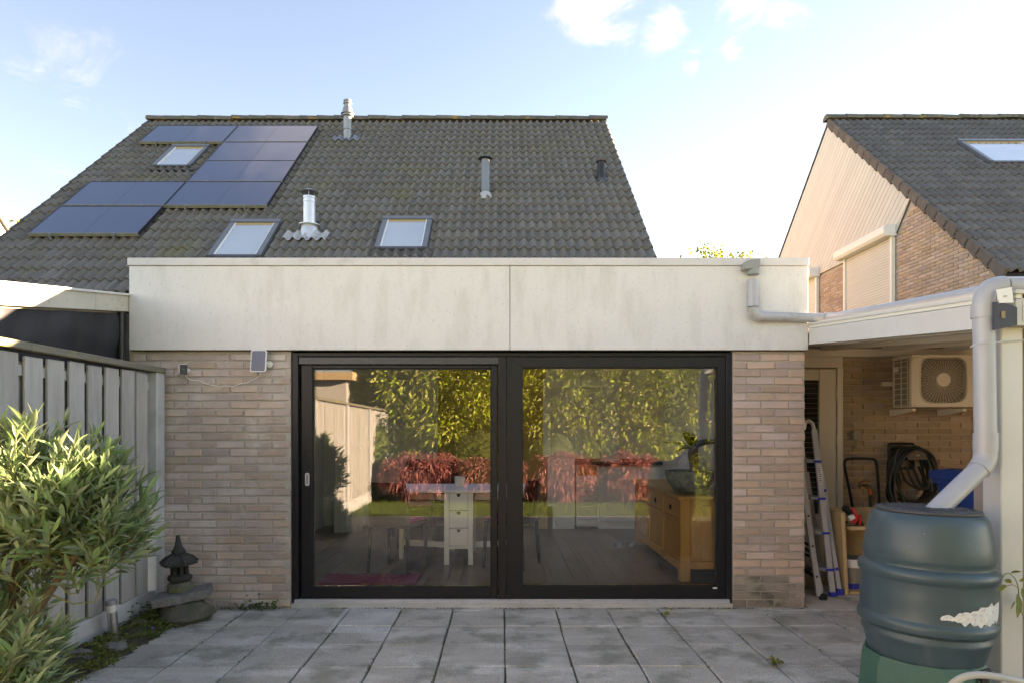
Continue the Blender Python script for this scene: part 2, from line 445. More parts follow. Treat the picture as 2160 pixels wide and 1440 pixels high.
M('slab_stone', (.22,.215,.20), (.14,.14,.13), sc=28, rough=.95, bump=.8, bsc=140, stain=(.36,.35,.33), ssc=60, sth=(.58,.68), samt=.6)
M('rock', (.13,.125,.105), (.07,.072,.055), sc=9, rough=.95, bump=.8, bsc=50, stain=(.09,.10,.025), ssc=5, sth=(.5,.62), samt=.7)
M('steel', (.55,.55,.54), (.48,.48,.48), sc=9, rough=.3, metal=.9)
M('frosted', (.62,.62,.58), rough=.4)
M('black_plastic', (.014,.014,.015), (.02,.02,.021), sc=5, rough=.4)
M('white_plastic', (.74,.74,.72), rough=.35)
M('small_solar', (.17,.165,.20), (.15,.145,.18), sc=4, rough=.3)
M('barrel', (.046,.080,.094), (.040,.071,.085), sc=3, rough=.38, spec=.45, bump=.05, bsc=200, stain=(.12,.14,.145), ssc=9, sth=(.56,.8), samt=.4, sstretch=(1,1,.2), stain2=(.34,.35,.34), s2sc=70, s2th=(.72,.76), s2amt=.6)
M('barrel_lid', (.05,.05,.056), (.06,.06,.065), sc=9, rough=.5, spec=.4)
M('barrel_stand', (.04,.12,.09), (.034,.10,.078), sc=5, rough=.5)
M('label_paper', (.70,.70,.69), (.58,.58,.57), sc=40, rough=.8, bump=.5, bsc=60, stain=(.42,.43,.44), ssc=60, sth=(.55,.62), samt=.7)
M('bracket_blue', (.045,.048,.065), (.06,.063,.08), sc=7, rough=.5, metal=.2)
M('beige_metal', (.66,.63,.54), (.63,.60,.51), sc=4, rough=.45)
M('beige_inner', (.10,.09,.06), rough=.7)
M('fin_metal', (.30,.28,.22), (.24,.22,.18), sc=30, rough=.5)
M('hose', (.016,.018,.017), (.022,.024,.022), sc=8, rough=.42)
M('hose_grey', (.42,.42,.38), (.38,.38,.35), sc=8, rough=.5)
M('hose_green', (.015,.05,.035), rough=.5)
M('bin_blue', (.022,.06,.25), (.026,.07,.27), sc=5, rough=.45)
M('osb', (.58,.42,.23), (.50,.36,.19), sc=22, rough=.8, bump=.2, bsc=60)
M('blue_plastic', (.03,.05,.42), rough=.4)
M('red_plastic', (.50,.035,.03), rough=.4)
M('orange_plastic', (.55,.13,.03), rough=.45)
M('brass', (.30,.22,.12), (.2,.15,.09), sc=20, rough=.4, metal=.8)
M('sticker', (.70,.70,.70), rough=.6)
M('plaster_white', (.80,.79,.76), rough=.85)
M('plaster_ochre', (.52,.38,.14), (.49,.36,.13), sc=4, rough=.85)
M('floor_wood', (.23,.14,.088), (.17,.105,.068), sc=4, rough=.3, rnd=.22, stretch=(3,.5,1), spec=.5)
M('white_furniture', (.88,.89,.87), rough=.4)
M('black_furniture', (.015,.015,.018), rough=.3)
M('cushion', (.55,.02,.18), (.46,.018,.15), sc=20, rough=.9)
M('rug', (.42,.02,.10), (.34,.016,.08), sc=40, rough=1, bump=.8, bsc=200)
M('raw_plank', (.62,.57,.43), (.54,.50,.37), sc=5, rough=.8, rnd=.12, stretch=(4,1,.5))
M('oak', (.70,.40,.14), (.58,.31,.10), sc=4, rough=.4, rnd=.14, stretch=(4,4,.5))
M('stone_bowl', (.34,.39,.36), (.10,.13,.115), sc=22, rough=.6, bump=.5, bsc=30)
M('gold_stone', (.42,.32,.17), rough=.8)
M('counter', (.03,.03,.03), rough=.25)
M('candle', (.75,.72,.64), rough=.3)
M('garden_wood', (.30,.27,.21), (.24,.21,.16), sc=5, rough=.9, stretch=(4,4,.5))
glass_mat('glass', tint=(.975,.98,.98), refl=.035)
glass_mat('glass_dark', tint=(.97,.97,.97), refl=.0)
# paving slab: weathered grey concrete, paler in one rectangle before the sliding door
def slab_mat():
    m = M('paving', (.50,.475,.425), (.40,.38,.34), sc=3.2, rough=.9, bump=.5, bsc=140, rnd=.12, stain=(.62,.605,.57), ssc=2.6, sth=(.5,.62), samt=.75, sstretch=(.6,1.6,1),
          stain2=(.23,.23,.185), s2sc=3.6, s2th=(.50,.64), s2amt=.72)
    n, l = m.node_tree.nodes, m.node_tree.links
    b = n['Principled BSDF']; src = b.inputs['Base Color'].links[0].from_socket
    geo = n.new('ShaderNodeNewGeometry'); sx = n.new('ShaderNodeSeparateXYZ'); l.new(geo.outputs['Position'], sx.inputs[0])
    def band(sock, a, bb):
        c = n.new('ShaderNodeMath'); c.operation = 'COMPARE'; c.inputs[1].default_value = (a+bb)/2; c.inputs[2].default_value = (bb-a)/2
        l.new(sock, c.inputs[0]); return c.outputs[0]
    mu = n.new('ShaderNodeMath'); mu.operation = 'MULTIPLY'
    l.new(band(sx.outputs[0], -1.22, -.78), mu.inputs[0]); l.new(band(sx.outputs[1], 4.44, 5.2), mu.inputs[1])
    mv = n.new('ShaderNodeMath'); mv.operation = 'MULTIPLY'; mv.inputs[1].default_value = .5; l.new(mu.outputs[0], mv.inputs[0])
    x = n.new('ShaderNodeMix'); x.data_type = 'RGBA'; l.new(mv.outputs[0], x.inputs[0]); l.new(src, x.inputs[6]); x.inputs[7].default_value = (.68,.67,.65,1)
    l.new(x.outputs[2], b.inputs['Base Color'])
    # fine speckle of the worn aggregate
    nz_ = n.new('ShaderNodeTexNoise'); nz_.inputs['Scale'].default_value = 190; nz_.inputs['Detail'].default_value = 2; l.new(geo.outputs['Position'], nz_.inputs['Vector'])
    mr_ = n.new('ShaderNodeMapRange'); mr_.inputs[1].default_value = .3; mr_.inputs[2].default_value = .7; mr_.inputs[3].default_value = .62; mr_.inputs[4].default_value = 1.32
    l.new(nz_.outputs['Fac'], mr_.inputs[0])
    hs_ = n.new('ShaderNodeHueSaturation'); l.new(x.outputs[2], hs_.inputs['Color']); l.new(mr_.outputs[0], hs_.inputs['Value']); l.new(hs_.outputs[0], b.inputs['Base Color'])
    return m
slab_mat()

# ------------------------------------------------------------------ ground
def ground():
    N = 60; size = 900
    xs = np.sign(np.linspace(-1,1,N))*np.abs(np.linspace(-1,1,N))**3*size
    mb = MB()
    vs = [(x, y, -.06 if abs(x) < 40 and abs(y) < 60 else -.06) for y in xs for x in xs]
    fs = [(j*N+i, j*N+i+1, (j+1)*N+i+1, (j+1)*N+i) for j in range(N-1) for i in range(N-1)]
    mb.add(vs, fs)
    tag(mb.build('ground', 'lawn', fix=False), 'green garden lawn and ground around the houses', 'ground', kind='structure')
ground()
patio = MB().box(-2.45, 6.0, -.30, 6.55, -.12, -.022).build('patio', 'sand')
tag(patio, 'grey concrete slab patio with mossy joints in front of the glass doors', 'patio', kind='structure')
def slab_mb(seed):
    r = random.Random(seed); n = 4; ring_ = []
    for (ax, ay, bx, by) in ((-1,-1,1,-1),(1,-1,1,1),(1,1,-1,1),(-1,1,-1,-1)):
        for i in range(n):
            t = i/n; k = .1955 + r.uniform(-.0022, .0008) - (.004*r.random() if i == 0 and r.random() < .5 else 0)
            ring_.append(((ax+(bx-ax)*t)*k, (ay+(by-ay)*t)*k))
    N = len(ring_); mb = MB()
    mb.add([(x,y,-.045) for x,y in ring_] + [(x,y,-.005) for x,y in ring_] + [(x*.972,y*.972,r.uniform(-.0006,.0006)) for x,y in ring_],
           [(i,(i+1)%N,N+(i+1)%N,N+i) for i in range(N)] + [(N+i,N+(i+1)%N,2*N+(i+1)%N,2*N+i) for i in range(N)] + [tuple(range(2*N,3*N))])
    return mb
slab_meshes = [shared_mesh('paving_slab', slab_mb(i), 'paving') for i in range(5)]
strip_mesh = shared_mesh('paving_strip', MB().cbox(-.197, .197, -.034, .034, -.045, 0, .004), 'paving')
r2 = random.Random(3)
for j in range(-1, 17):
    yc = 4.80 - .4*j
    if yc < -.3: break
    for i in range(-6, 12):
        xc = .02 + .4*i + .2
        if xc < -2.45: continue
        if yc < 3.2 and xc > 2.5: continue
        if yc > 5.0 and xc < 2.45: continue
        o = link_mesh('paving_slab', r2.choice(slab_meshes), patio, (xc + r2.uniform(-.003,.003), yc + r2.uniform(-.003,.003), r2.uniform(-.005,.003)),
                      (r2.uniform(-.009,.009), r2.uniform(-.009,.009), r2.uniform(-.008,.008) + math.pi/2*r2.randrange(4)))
for yc in (5.6, 6.0, 6.4):
    for i in range(6, 12):
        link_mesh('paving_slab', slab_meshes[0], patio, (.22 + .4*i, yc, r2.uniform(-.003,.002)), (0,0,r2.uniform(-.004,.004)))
for i in range(-5, 6):
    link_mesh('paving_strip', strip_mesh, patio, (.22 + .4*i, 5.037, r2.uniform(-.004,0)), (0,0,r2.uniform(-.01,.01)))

# ------------------------------------------------------------------ brick helpers
def brick_mesh(L, hh, d, mat, seed):
    r = random.Random(seed); c = .004
    x, z = L/2, hh/2
    j = lambda: r.uniform(-.0030, .0030)
    back = [(-x,d,-z),(x,d,-z),(x,d,z),(-x,d,z)]
    mid = [(-x+j(),c,-z+j()),(x+j(),c,-z+j()),(x+j(),c,z+j()),(-x+j(),c,z+j())]
    fr = [(-x+c+j(),j()*.7,-z+c+j()),(x-c+j(),j()*.7,-z+c+j()),(x-c+j(),j()*.7,z-c+j()),(-x+c+j(),j()*.7,z-c+j())]
    mb = MB(); mb.add(back+mid+fr, [(8,9,10,11)] + [(4+i,4+(i+1)%4,8+(i+1)%4,8+i) for i in range(4)] + [(i,(i+1)%4,4+(i+1)%4,4+i) for i in range(4)])
    return shared_mesh('brick', mb, mat)
def brick_cells(u0, u1, z0, z1, L=.21, hh=.05, gap=.0115, course=.0625, start=0, wobble=0):
    """running bond cells (u centre, z centre, length)"""
    out = []; k = start; z = z0
    while z + hh <= z1 + .002:
        u = u0 - (.5*(L+gap) if k % 2 else 0)
        while u < u1 - .02:
            a, b = max(u, u0), min(u+L, u1)
            if b - a > .04: out.append(((a+b)/2, z+hh/2, b-a, k))
            u += L + gap
        z += course; k += 1
    return out
class BrickSet:
    def __init__(s, mat, d=.06, hh=.05): s.mat, s.d, s.hh, s.cache = mat, d, hh, {}
    def get(s, L, r):
        key = (round(L, 2), r.randrange(5 if L > .2 else 2))
        if key not in s.cache: s.cache[key] = brick_mesh(L if abs(L-.21) > .005 else .21, s.hh, s.d, s.mat, len(s.cache)+7)
        return s.cache[key]

# ------------------------------------------------------------------ extension (kitchen / dining room)
WY = 5.07          # front plane of the brick piers
XL, XR = -2.91, 2.39
ZT, ZB = 2.735, 2.02
ext = empty('house_extension', (-.26, WY, 0), 'single-storey flat-roofed extension with pale fascia, brick piers and black glass doors', 'extension')
wall = MB().box(XL, -1.665, WY+.0095, WY+.30, -.05, ZB+.02).build('brick_pier', 'mortar', ext)
wall_r = MB().box(1.825, XR, WY+.0095, WY+.30, -.05, ZB+.02).build('brick_pier', 'mortar', ext)
rb = random.Random(5)
bs_l, bs_r, bs_w = BrickSet('brick_pier'), BrickSet('brick_pink'), BrickSet('brick_wet')
for (u, z, L, k) in brick_cells(XL, -1.668, .006, ZB-.0, start=0):
    link_mesh('brick', bs_l.get(L, rb).copy() if False else bs_l.get(L, rb), wall, (u, WY + rb.uniform(-.002,.003), z))
for (u, z, L, k) in brick_cells(1.828, XR, .006, ZB-.0, start=1):
    s = bs_w if (z < .28 and rb.random() < (.95 if z < .17 else .5)) else bs_r
    link_mesh('brick', s.get(L, rb), wall_r, (u, WY + rb.uniform(-.003,.003), z))
MB().box(XR-.10, XR-.003, WY+.30, 9.0, -.05, 2.6).build('side_wall', 'mortar', ext)
MB().box(XL+.003, XL+.10, WY+.30, 9.0, -.05, 2.6).build('side_wall', 'mortar', ext)
# fascia: two cement panels with a joint, bottom drip edge, metal coping
fas = MB().cbox(XL, .0635, WY-.045, WY+.03, ZB, ZT-.062, .003).build('fascia_panel', 'fascia', ext)
MB().cbox(.0675, XR+.005, WY-.045, WY+.03, ZB, ZT-.062, .003).build('fascia_panel', 'fascia', ext)
MB().box(XL+.004, XR+.001, WY+.0, WY+.032, ZB+.003, ZT-.07).build('fascia_backing', 'rubber', ext)
cp = MB()
for a, b in ((XL-.008, 1.92), (1.922, XR+.008)):
    cp.cbox(a, b, WY-.058, WY+.22, ZT-.060, ZT, .004)
cp.build('coping', 'coping', ext)
RLX0, RLX1, RLY0, RLY1 = -2.2, 1.9, 6.1, 8.5  # rooflight added, hidden behind the parapet, to light the room
for (a, b_, c_, d_) in ((XL+.02, RLX0, WY+.2, 9.05), (RLX1, XR-.02, WY+.2, 9.05), (RLX0+.001, RLX1-.001, WY+.2, RLY0), (RLX0+.001, RLX1-.001, RLY1, 9.05)):
    MB().box(a, b_, c_, d_, 2.42, 2.60).build('flat_roof', 'underlay', ext)
rl_ = MB(); 
for (a, b_, c_, d_) in ((RLX0-.06, RLX0, RLY0-.06, RLY1+.06), (RLX1, RLX1+.06, RLY0-.06, RLY1+.06), (RLX0+.001, RLX1-.001, RLY0-.06, RLY0), (RLX0+.001, RLX1-.001, RLY1, RLY1+.06)):
    rl_.box(a, b_, c_, d_, 2.405, 2.66)
rlo = rl_.build('added_rooflight_kerb', 'white_plastic', ext)
MB().box(RLX0-.05, RLX1+.05, RLY0-.05, RLY1+.05, 2.661, 2.68).build('added_rooflight_pane', 'glass_dark', ext)
MB().box(XL, XR, WY-.03, WY+.3, ZB-.004, ZB+.012).build('lintel', 'rubber', ext)

# ------------------------------------------------------------------ sliding doors
def X5(px, Y=5.10): return (px - CX)/FPX*Y
def Z5(py, Y=5.10): return H + (CY - py)/FPX*Y
door = empty('glass_door_set', (.08, 5.12, 0), 'large black-framed door set, sliding leaf left and fixed pane right', 'sliding door')
xl, xr = -1.655, 1.820
xm0, xm1 = X5(1051), X5(1068)
zt, zb = ZB - .012, .055
fr = MB()
fr.cbox(xl, xl+.045, 5.085, 5.26, zb-.02, zt, .003)                # left jamb
fr.cbox(xr-.045, xr, 5.085, 5.26, zb-.02, zt, .003)
fr.cbox(xl+.0455, xr-.0455, 5.085, 5.26, zt-.030, zt, .003)
fr.build('outer_frame', 'door_frame', door)
MB().cbox(xl+.05, xm0+.005, 5.088, 5.17, zt-.092, zt-.034, .004).build('head_rail', 'door_rail', door)
mp = MB(); mp.cbox(xm0, xm1, 5.088, 5.24, zb, zt-.032, .003)
mp.build('centre_post', 'door_frame', door)
# sliding leaf (left)
lf = empty('unused', (0,0,0)) if False else None
lx0, lx1 = xl+.062, xm0-.006
gx0, gx1 = X5(661,5.15), X5(1036,5.15)
gz0, gz1 = Z5(1236,5.15), Z5(777,5.15)
sl = MB()
sl.cbox(lx0, gx0, 5.115, 5.18, zb+.006, zt-.094, .004); sl.cbox(gx1, lx1, 5.115, 5.18, zb+.006, zt-.094, .004)
sl.cbox(gx0+.0005, gx1-.0005, 5.117, 5.18, zb+.006, gz0, .004); sl.cbox(gx0+.0005, gx1-.0005, 5.117, 5.18, gz1, zt-.094, .004)
leaf = sl.build('sliding_leaf', 'door_frame', door)
bead = MB()
def ring(mb, x0, x1, z0, z1, y0, y1, w):
    mb.box(x0, x0+w, y0, y1, z0, z1); mb.box(x1-w, x1, y0, y1, z0, z1); mb.box(x0+w, x1-w, y0, y1, z0, z0+w); mb.box(x0+w, x1-w, y0, y1, z1-w, z1)
ring(bead, gx0+.0006, gx1-.0006, gz0+.0006, gz1-.0006, 5.124, 5.146, .006)
bead.build('glazing_bead', 'rubber', leaf)
MB().box(gx0+.003, gx1-.003, 5.147, 5.171, gz0+.003, gz1-.003).build('pane', 'glass', leaf)
hp = at(648, 1010, 5.11)
hd = MB(); pts = []
for a in range(24):
    an = 2*math.pi*a/24
    pts.append((hp.x + .017*math.cos(an), hp.z + .017*math.sin(an) + (.036 if math.sin(an) >= 0 else -.036)))
hd.prism(pts, 'xz', 5.108, 5.1149)
h_o = hd.build('handle', 'alu', leaf)
pts2 = [(hp.x + (x-hp.x)*.45, hp.z + (z-hp.z)*.72) for x, z in pts]
MB().prism(pts2, 'xz', 5.1068, 5.1078).build('handle_recess', 'zinc', leaf)
# fixed leaf (right)
fx0, fx1 = xm1+.003, xr-.048
rx0, rx1 = X5(1101,5.16), X5(1509,5.16)
rz0, rz1 = Z5(1233,5.16), Z5(775,5.16)
fl = MB()
# mitred frame corners
y0, y1 = 5.100, 5.19
zz0, zz1 = zb+.004, zt-.033
def mitre(mb, poly): mb.prism(poly, 'xz', y0, y1)
g = .0012
for poly in (((fx0,zz0+g),(rx0,rz0+g),(rx0,rz1-g),(fx0,zz1-g)), ((fx1,zz0+g),(rx1,rz0+g),(rx1,rz1-g),(fx1,zz1-g)),
             ((fx0+g,zz1),(fx1-g,zz1),(rx1-g,rz1),(rx0+g,rz1)), ((fx0+g,zz0),(fx1-g,zz0),(rx1-g,rz0),(rx0+g,rz0))):
    mitre(fl, poly)
fixed = fl.build('fixed_leaf', 'door_frame', door)
bead = MB(); ring(bead, rx0+.0006, rx1-.0006, rz0+.0006, rz1-.0006, 5.112, 5.148, .006)
bead.build('glazing_bead', 'rubber', fixed)
MB().box(rx0+.003, rx1-.003, 5.149, 5.173, rz0+.003, rz1-.003).build('pane', 'glass', fixed)
sp = at(1508, 1239, 5.1)
MB().box(sp.x-.017, sp.x+.017, 5.0985, 5.0998, sp.z-.006, sp.z+.006).build('maker_sticker', 'sticker', fixed)
th = MB(); th.box(xl+.02, xr-.02, 5.075, 5.26, .030, zb-.001); 
th.box(xl+.02, xr-.02, 5.082, 5.092, zb, zb+.006)
th.build('threshold_track', 'alu', door)
MB().cbox(xl-.005, xr+.003, 5.066, 5.27, -.03, .029, .003).build('sill', 'concrete_pale', door)

# ------------------------------------------------------------------ roofs of double-wave concrete tiles
YB, ZBR, YRG, ZRG = 9.75, 4.0, 14.5, 8.34
SL = (ZRG-ZBR)/(YRG-YB); PIT = math.atan(SL); CP, SP_ = math.cos(PIT), math.sin(PIT)
GA, TW, TL, TT = .3215, .30, .365, .030            # gauge, cover width, length, thickness of the nose
def roof_pt(X, v, w=0.0, yr=YRG, zr=ZRG):
    """X along the ridge, v metres down the slope from the ridge, w above the batten plane"""
    return Vector((X, yr - v*CP - w*SP_, zr - v*SP_ + w*CP))
def wave(u):
    t = (u/.15) % 1.0
    return .056*((1 + math.cos(2*math.pi*(t-.80)))/2)**1.35
def tile_mb(x0=0.0, x1=TW, jit=0.0):
    mb = MB(); ns = max(2, round(12*(x1-x0)/TW)); us = [x0 + (x1-x0)*i/ns for i in range(ns+1)]
    top0 = [(u, 0, wave(u)+TT+jit) for u in us]; top1 = [(u, TL, wave(u)+.001) for u in us]
    bot0 = [(u, .004, wave(u)-.003) for u in us]
    k = ns+1
    mb.add(top0+top1+bot0, [(i,i+1,k+i+1,k+i) for i in range(ns)] + [(2*k+i,2*k+i+1,i+1,i) for i in range(ns)])
    return mb
def project(p):
    return CX + p.x/p.y*FPX, CY - (p.z-H)/p.y*FPX
def tiled_roof(roof, x0, x1, nrows, yr, zr, mat, mat_joined, skip, visible, limit=300, seed=1):
    r = random.Random(seed)
    meshes = [shared_mesh('roof_tile', tile_mb(jit=j), mat, smooth=True, angle=50) for j in (0, .003, .006)]
    cells = []
    ncol = int(round((x1-x0)/TW))
    for row in range(nrows):
        v = .10 + GA*(row+1)                      # lower edge of the tile
        for c in range(ncol):
            X = x0 + c*TW
            ce = roof_pt(X+TW/2, v-.16, .03, yr, zr)
            left = skip(X, X+TW, v-TL, v)
            if left is not None:
                for (xa, xb) in left:
                    if xb - xa > .03:
                        mb = tile_mb(xa-X, xb-X)
                        link_mesh('cut_tile', shared_mesh('cut_tile', mb, mat, smooth=True, angle=50), roof, roof_pt(X, v, 0, yr, zr), (PIT, 0, 0))
                continue
            cells.append((visible(ce), -ce.y, row, c, X, v))
    cells.sort(key=lambda t: (-t[0], -t[1]))
    joined = MB()
    n = 0
    for vis, _, row, c, X, v in cells:
        p = roof_pt(X + r.uniform(-.003,.003), v + r.uniform(-.006,.006), r.uniform(-.001,.002), yr, zr)
        if n < limit and vis:
            link_mesh('roof_tile', r.choice(meshes), roof, p, (PIT, 0, r.uniform(-.006,.006))); n += 1
        else:
            mb = tile_mb(jit=r.choice((0,.003,.006)))
            Mx = Matrix.Translation(p) @ Matrix.Rotation(PIT, 4, 'X') @ Matrix.Rotation(r.uniform(-.006,.006), 4, 'Z')
            joined.add([Mx @ q for q in mb.v], mb.f)
    if joined.v:
        tag(joined.build('roof_tiles_beyond', mat_joined, roof, smooth=True, fix=False, angle=50), kind='stuff')
def ridge_caps(roof, x0, x1, yr, zr, n, seed, mat='ridge_tile'):
    r = random.Random(seed); L = (x1-x0)/n
    mb = MB()
    prof = []
    for sgn_end, rad in ((0, .128), (1, .112)):
        for i in range(9):
            a = math.pi*(-.08 + 1.16*i/8)
            prof.append((sgn_end*(L+.03), -rad*math.cos(a), rad*.78*math.sin(a)))
    mb.add(prof, [(i,i+1,9+i+1,9+i) for i in range(8)] + [tuple(range(9))])
    me = shared_mesh('ridge_tile', mb, mat, smooth=True, angle=50)
    for i in range(n):
        link_mesh('ridge_tile', me, roof, (x0+i*L, yr + r.uniform(-.006,.006), zr+.035+r.uniform(-.006,.008)), (r.uniform(-.03,.03), r.uniform(-.02,.01), r.uniform(-.012,.012)))
def verge_row(roof, X, side, nrows, yr, zr, mat, slope=1):
    """verge tiles: a wave edge with a lip hanging over the gable"""
    mb = MB(); w = .055
    a0, a1 = (0, -w) if side < 0 else (0, w)
    xa, xb = min(a0,a1), max(a0,a1)
    mb.add([(xa,0,-.125),(xb,0,-.125),(xb,TL,-.10),(xa,TL,-.10),(xa+.01,0,.070),(xb-.01,0,.070),(xb-.01,TL,.034),(xa+.01,TL,.034),(xa,.0,.045),(xb,.0,.045),(xb,TL,.02),(xa,TL,.02)],
           [(3,2,1,0),(4,5,6,7),(0,1,9,8),(8,9,5,4),(1,2,10,9),(9,10,6,5),(2,3,11,10),(10,11,7,6),(3,0,8,11),(11,8,4,7)])
    me = shared_mesh('verge_tile', mb, mat)
    r = random.Random(int(abs(X)*100)+side)
    for row in range(nrows):
        v = .10 + GA*(row+1)
        if slope > 0: link_mesh('verge_tile', me, roof, roof_pt(X, v, r.uniform(-.003,.004), yr, zr), (PIT+.055, 0, 0))
        else:
            p = roof_pt(X, v, 0, yr, zr); p.y = 2*yr - p.y
            link_mesh('verge_tile', me, roof, (p.x + (a0+a1), p.y, p.z), (PIT+.055, 0, math.pi))

HX0, HX1 = -7.93, 2.33
house = empty('semi_detached_house', ((HX0+HX1)/2, 9.2, 0), 'wide house behind the extension under a dark grey tiled roof', 'house')
zg = lambda y: ZRG - .06 - SL*abs(y-YRG)
MB().prism([(9.25,-.05),(9.25,zg(9.25)-.05),(YRG,zg(YRG)-.05),(19.75,zg(19.75)-.05),(19.75,-.05)], 'yz', HX0+.06, HX1-.06).build('house_wall', 'brick_gable', house)
roof = MB().prism([(8.98,zg(8.98)+.0),(YRG,ZRG-.06),(20.0,zg(20.0)),(20.0,zg(20.0)-.07),(YRG,ZRG-.13),(8.98,zg(8.98)-.07)], 'yz', HX0+.005, HX1-.005).build('roof', 'underlay', house)
NROW = 23
SKY_W = {'A': (-6.69, -5.95, 1.80, 2.92), 'B': (-4.40, -3.60, 5.33, 6.56), 'C': (-1.94, -1.14, 5.21, 6.30)}
PANELS = [(-7.42,.68),(-5.685,.68),(-5.685,1.725),(-5.685,2.755),(-5.685,3.80),(-7.42,3.80),(-7.42,4.86)]
PW, PH_ = 1.725, 1.025
def skip_main(a, b, v0, v1):
    for (s0, s1, t0, t1) in SKY_W.values():
        if min(b, s1) - max(a, s0) > .02 and min(v1, t1+.0) - max(v0, t0) > .18: return [(a, min(b, s0-.02)), (max(a, s1+.02), b)]
    return None
def vis_main(p):
    x, y = project(p)
    if x < -10: return 0
    if x > 272 and y > 541: return 0
    v = (YRG - p.y)/CP
    for (a, v0) in PANELS:
        if a+.1 < p.x < a+PW-.1 and v0+.15 < v+.1 < v0+PH_-.0: return 0
    return 1
tiled_roof(roof, HX0+.06, HX1-.06, NROW, YRG, ZRG, 'roof_tile', 'roof_tile_joined', skip_main, vis_main, 300, 2)
ridge_caps(roof, HX0-.03, HX1+.02, YRG, ZRG, 27, 3)
verge_row(roof, HX1-.058, 1, NROW, YRG, ZRG, 'verge_tile')
verge_row(roof, HX0+.058, -1, NROW, YRG, ZRG, 'verge_tile')
# gutter at the eave (its left end shows beside the extension)
gt = MB(); e = roof_pt(0, 7.50, 0)
gt.prism([(e.y-.13,e.z-.02),(e.y-.115,e.z-.02),(e.y-.115,e.z-.11),(e.y+.0,e.z-.11),(e.y+.0,e.z-.12),(e.y-.13,e.z-.12)], 'yz', HX0, -2.95)
gt.build('gutter', 'white_weathered', house)

def roof_window(parent, X0, X1, v0, v1, yr, zr, name='roof_window'):
    fw = .075
    def blk(mb, x0, x1, a, b, w0, w1):
        P = [roof_pt(x, v, w, yr, zr) for w in (w0, w1) for (x, v) in ((x0,a),(x1,a),(x1,b),(x0,b))]
        mb.add(P, [(0,1,2,3),(7,6,5,4),(0,4,5,1),(1,5,6,2),(2,6,7,3),(3,7,4,0)])
    cr = MB(); blk(cr, X0-.03, X1+.03, v0-.03, v1+.03, -.05, .035)
    w = cr.build(name, 'window_frame', parent)
    for (xa, xb) in ((X0, X0+fw), (X1-fw, X1)):
        side = MB(); blk(side, xa, xb, v0+.08, v1-.03, .03, .105); side.build('side_cover', 'frame_light', w)
    hood = MB(); blk(hood, X0-.01, X1+.01, v0-.01, v0+.085, .03, .118); hood.build('hood', 'frame_light', w)
    bot = MB(); blk(bot, X0+fw*.4, X1-fw*.4, v1-.075, v1-.0, .03, .088); bot.build('bottom_rail', 'window_frame', w)
    for xa in (X0+fw, X1-fw-.022):
        sash = MB(); blk(sash, xa, xa+.022, v0+.0855, v1-.0755, .03, .094); sash.build('sash', 'white_plastic', w)
    pb = MB(); blk(pb, X0+fw+.0225, X1-fw-.0225, v0+.0856, v0+.125, .03, .09); pb.build('top_sash', 'pine', w)
    pn = MB(); blk(pn, X0+fw+.0225, X1-fw-.0225, v0+.1255, v1-.0756, .03, .078); pn.build('pane', 'pane_sky', w)
    # corrugated apron below
    ap = MB(); ns = 24
    rows = []
    for (v, dw) in ((v1-.0, .045), (v1+.15, .034)):
        rows.append([roof_pt(X0-.08+(X1-X0+.16)*i/ns, v, dw+.9*wave((X1-X0+.16)*i/ns), yr, zr) for i in range(ns+1)])
    ap.add(rows[0]+rows[1], [(i,i+1,ns+1+i+1,ns+1+i) for i in range(ns)])
    ap.build('apron', 'verge_tile', w, smooth=True)
    return w
for k in ('A', 'B', 'C'): roof_window(house, *SKY_W[k], YRG, ZRG)

# ------------------------------------------------------------------ flues and vents on the roof
def flue(px, py, height, r, profile, mat, v_off=0, parts=()):
    pass
def roof_hit(px, py, off=.03):
    k = (CY-py)/FPX; z0 = ZBR - SL*YB + off/CP; Y = (z0-H)/(k-SL)
    return Vector(((px-CX)/FPX*Y, Y, H+k*Y))
# concentric boiler flue near the ridge
b = roof_hit(733, 294); f1 = MB()
SQ = lambda pr_, k: [(r, z*k) for r, z in pr_]
f1.lathe(SQ([(.085,-.1),(.085,.02),(.083,.28),(.095,.29),(.095,.33),(.083,.34),(.083,.70)], .66), b, 16)
o1 = f1.build('boiler_flue', 'zinc', house, smooth=True)
MB().lathe(SQ([(.0,.70),(.10,.70),(.125,.72),(.125,.74),(.10,.75),(.10,.78),(.14,.785),(.14,.80),(.115,.83),(.085,1.02),(.062,1.03),(.062,1.10),(.09,1.12),(.092,1.135),(.062,1.14),(.062,1.19),(.085,1.20),(.085,1.23),(.0,1.24)], .66), b, 16).build('flue_terminal', 'zinc', o1, smooth=True, angle=25)
fl_ = MB()
P = [b + Vector((x, 0, 0)) for x in (0,)]
v_b = (YRG-b.y)/CP
ns = 16; rows = [[roof_pt(b.x-.28+.56*i/ns, v_b+dv, .045+wave(b.x-.28+.56*i/ns-HX0-.06)) for i in range(ns+1)] for dv in (-.12,.13)]
fl_.add(rows[0]+rows[1], [(i,i+1,ns+1+i+1,ns+1+i) for i in range(ns)]); fl_.build('flashing', 'grey_pipe', o1, smooth=True)
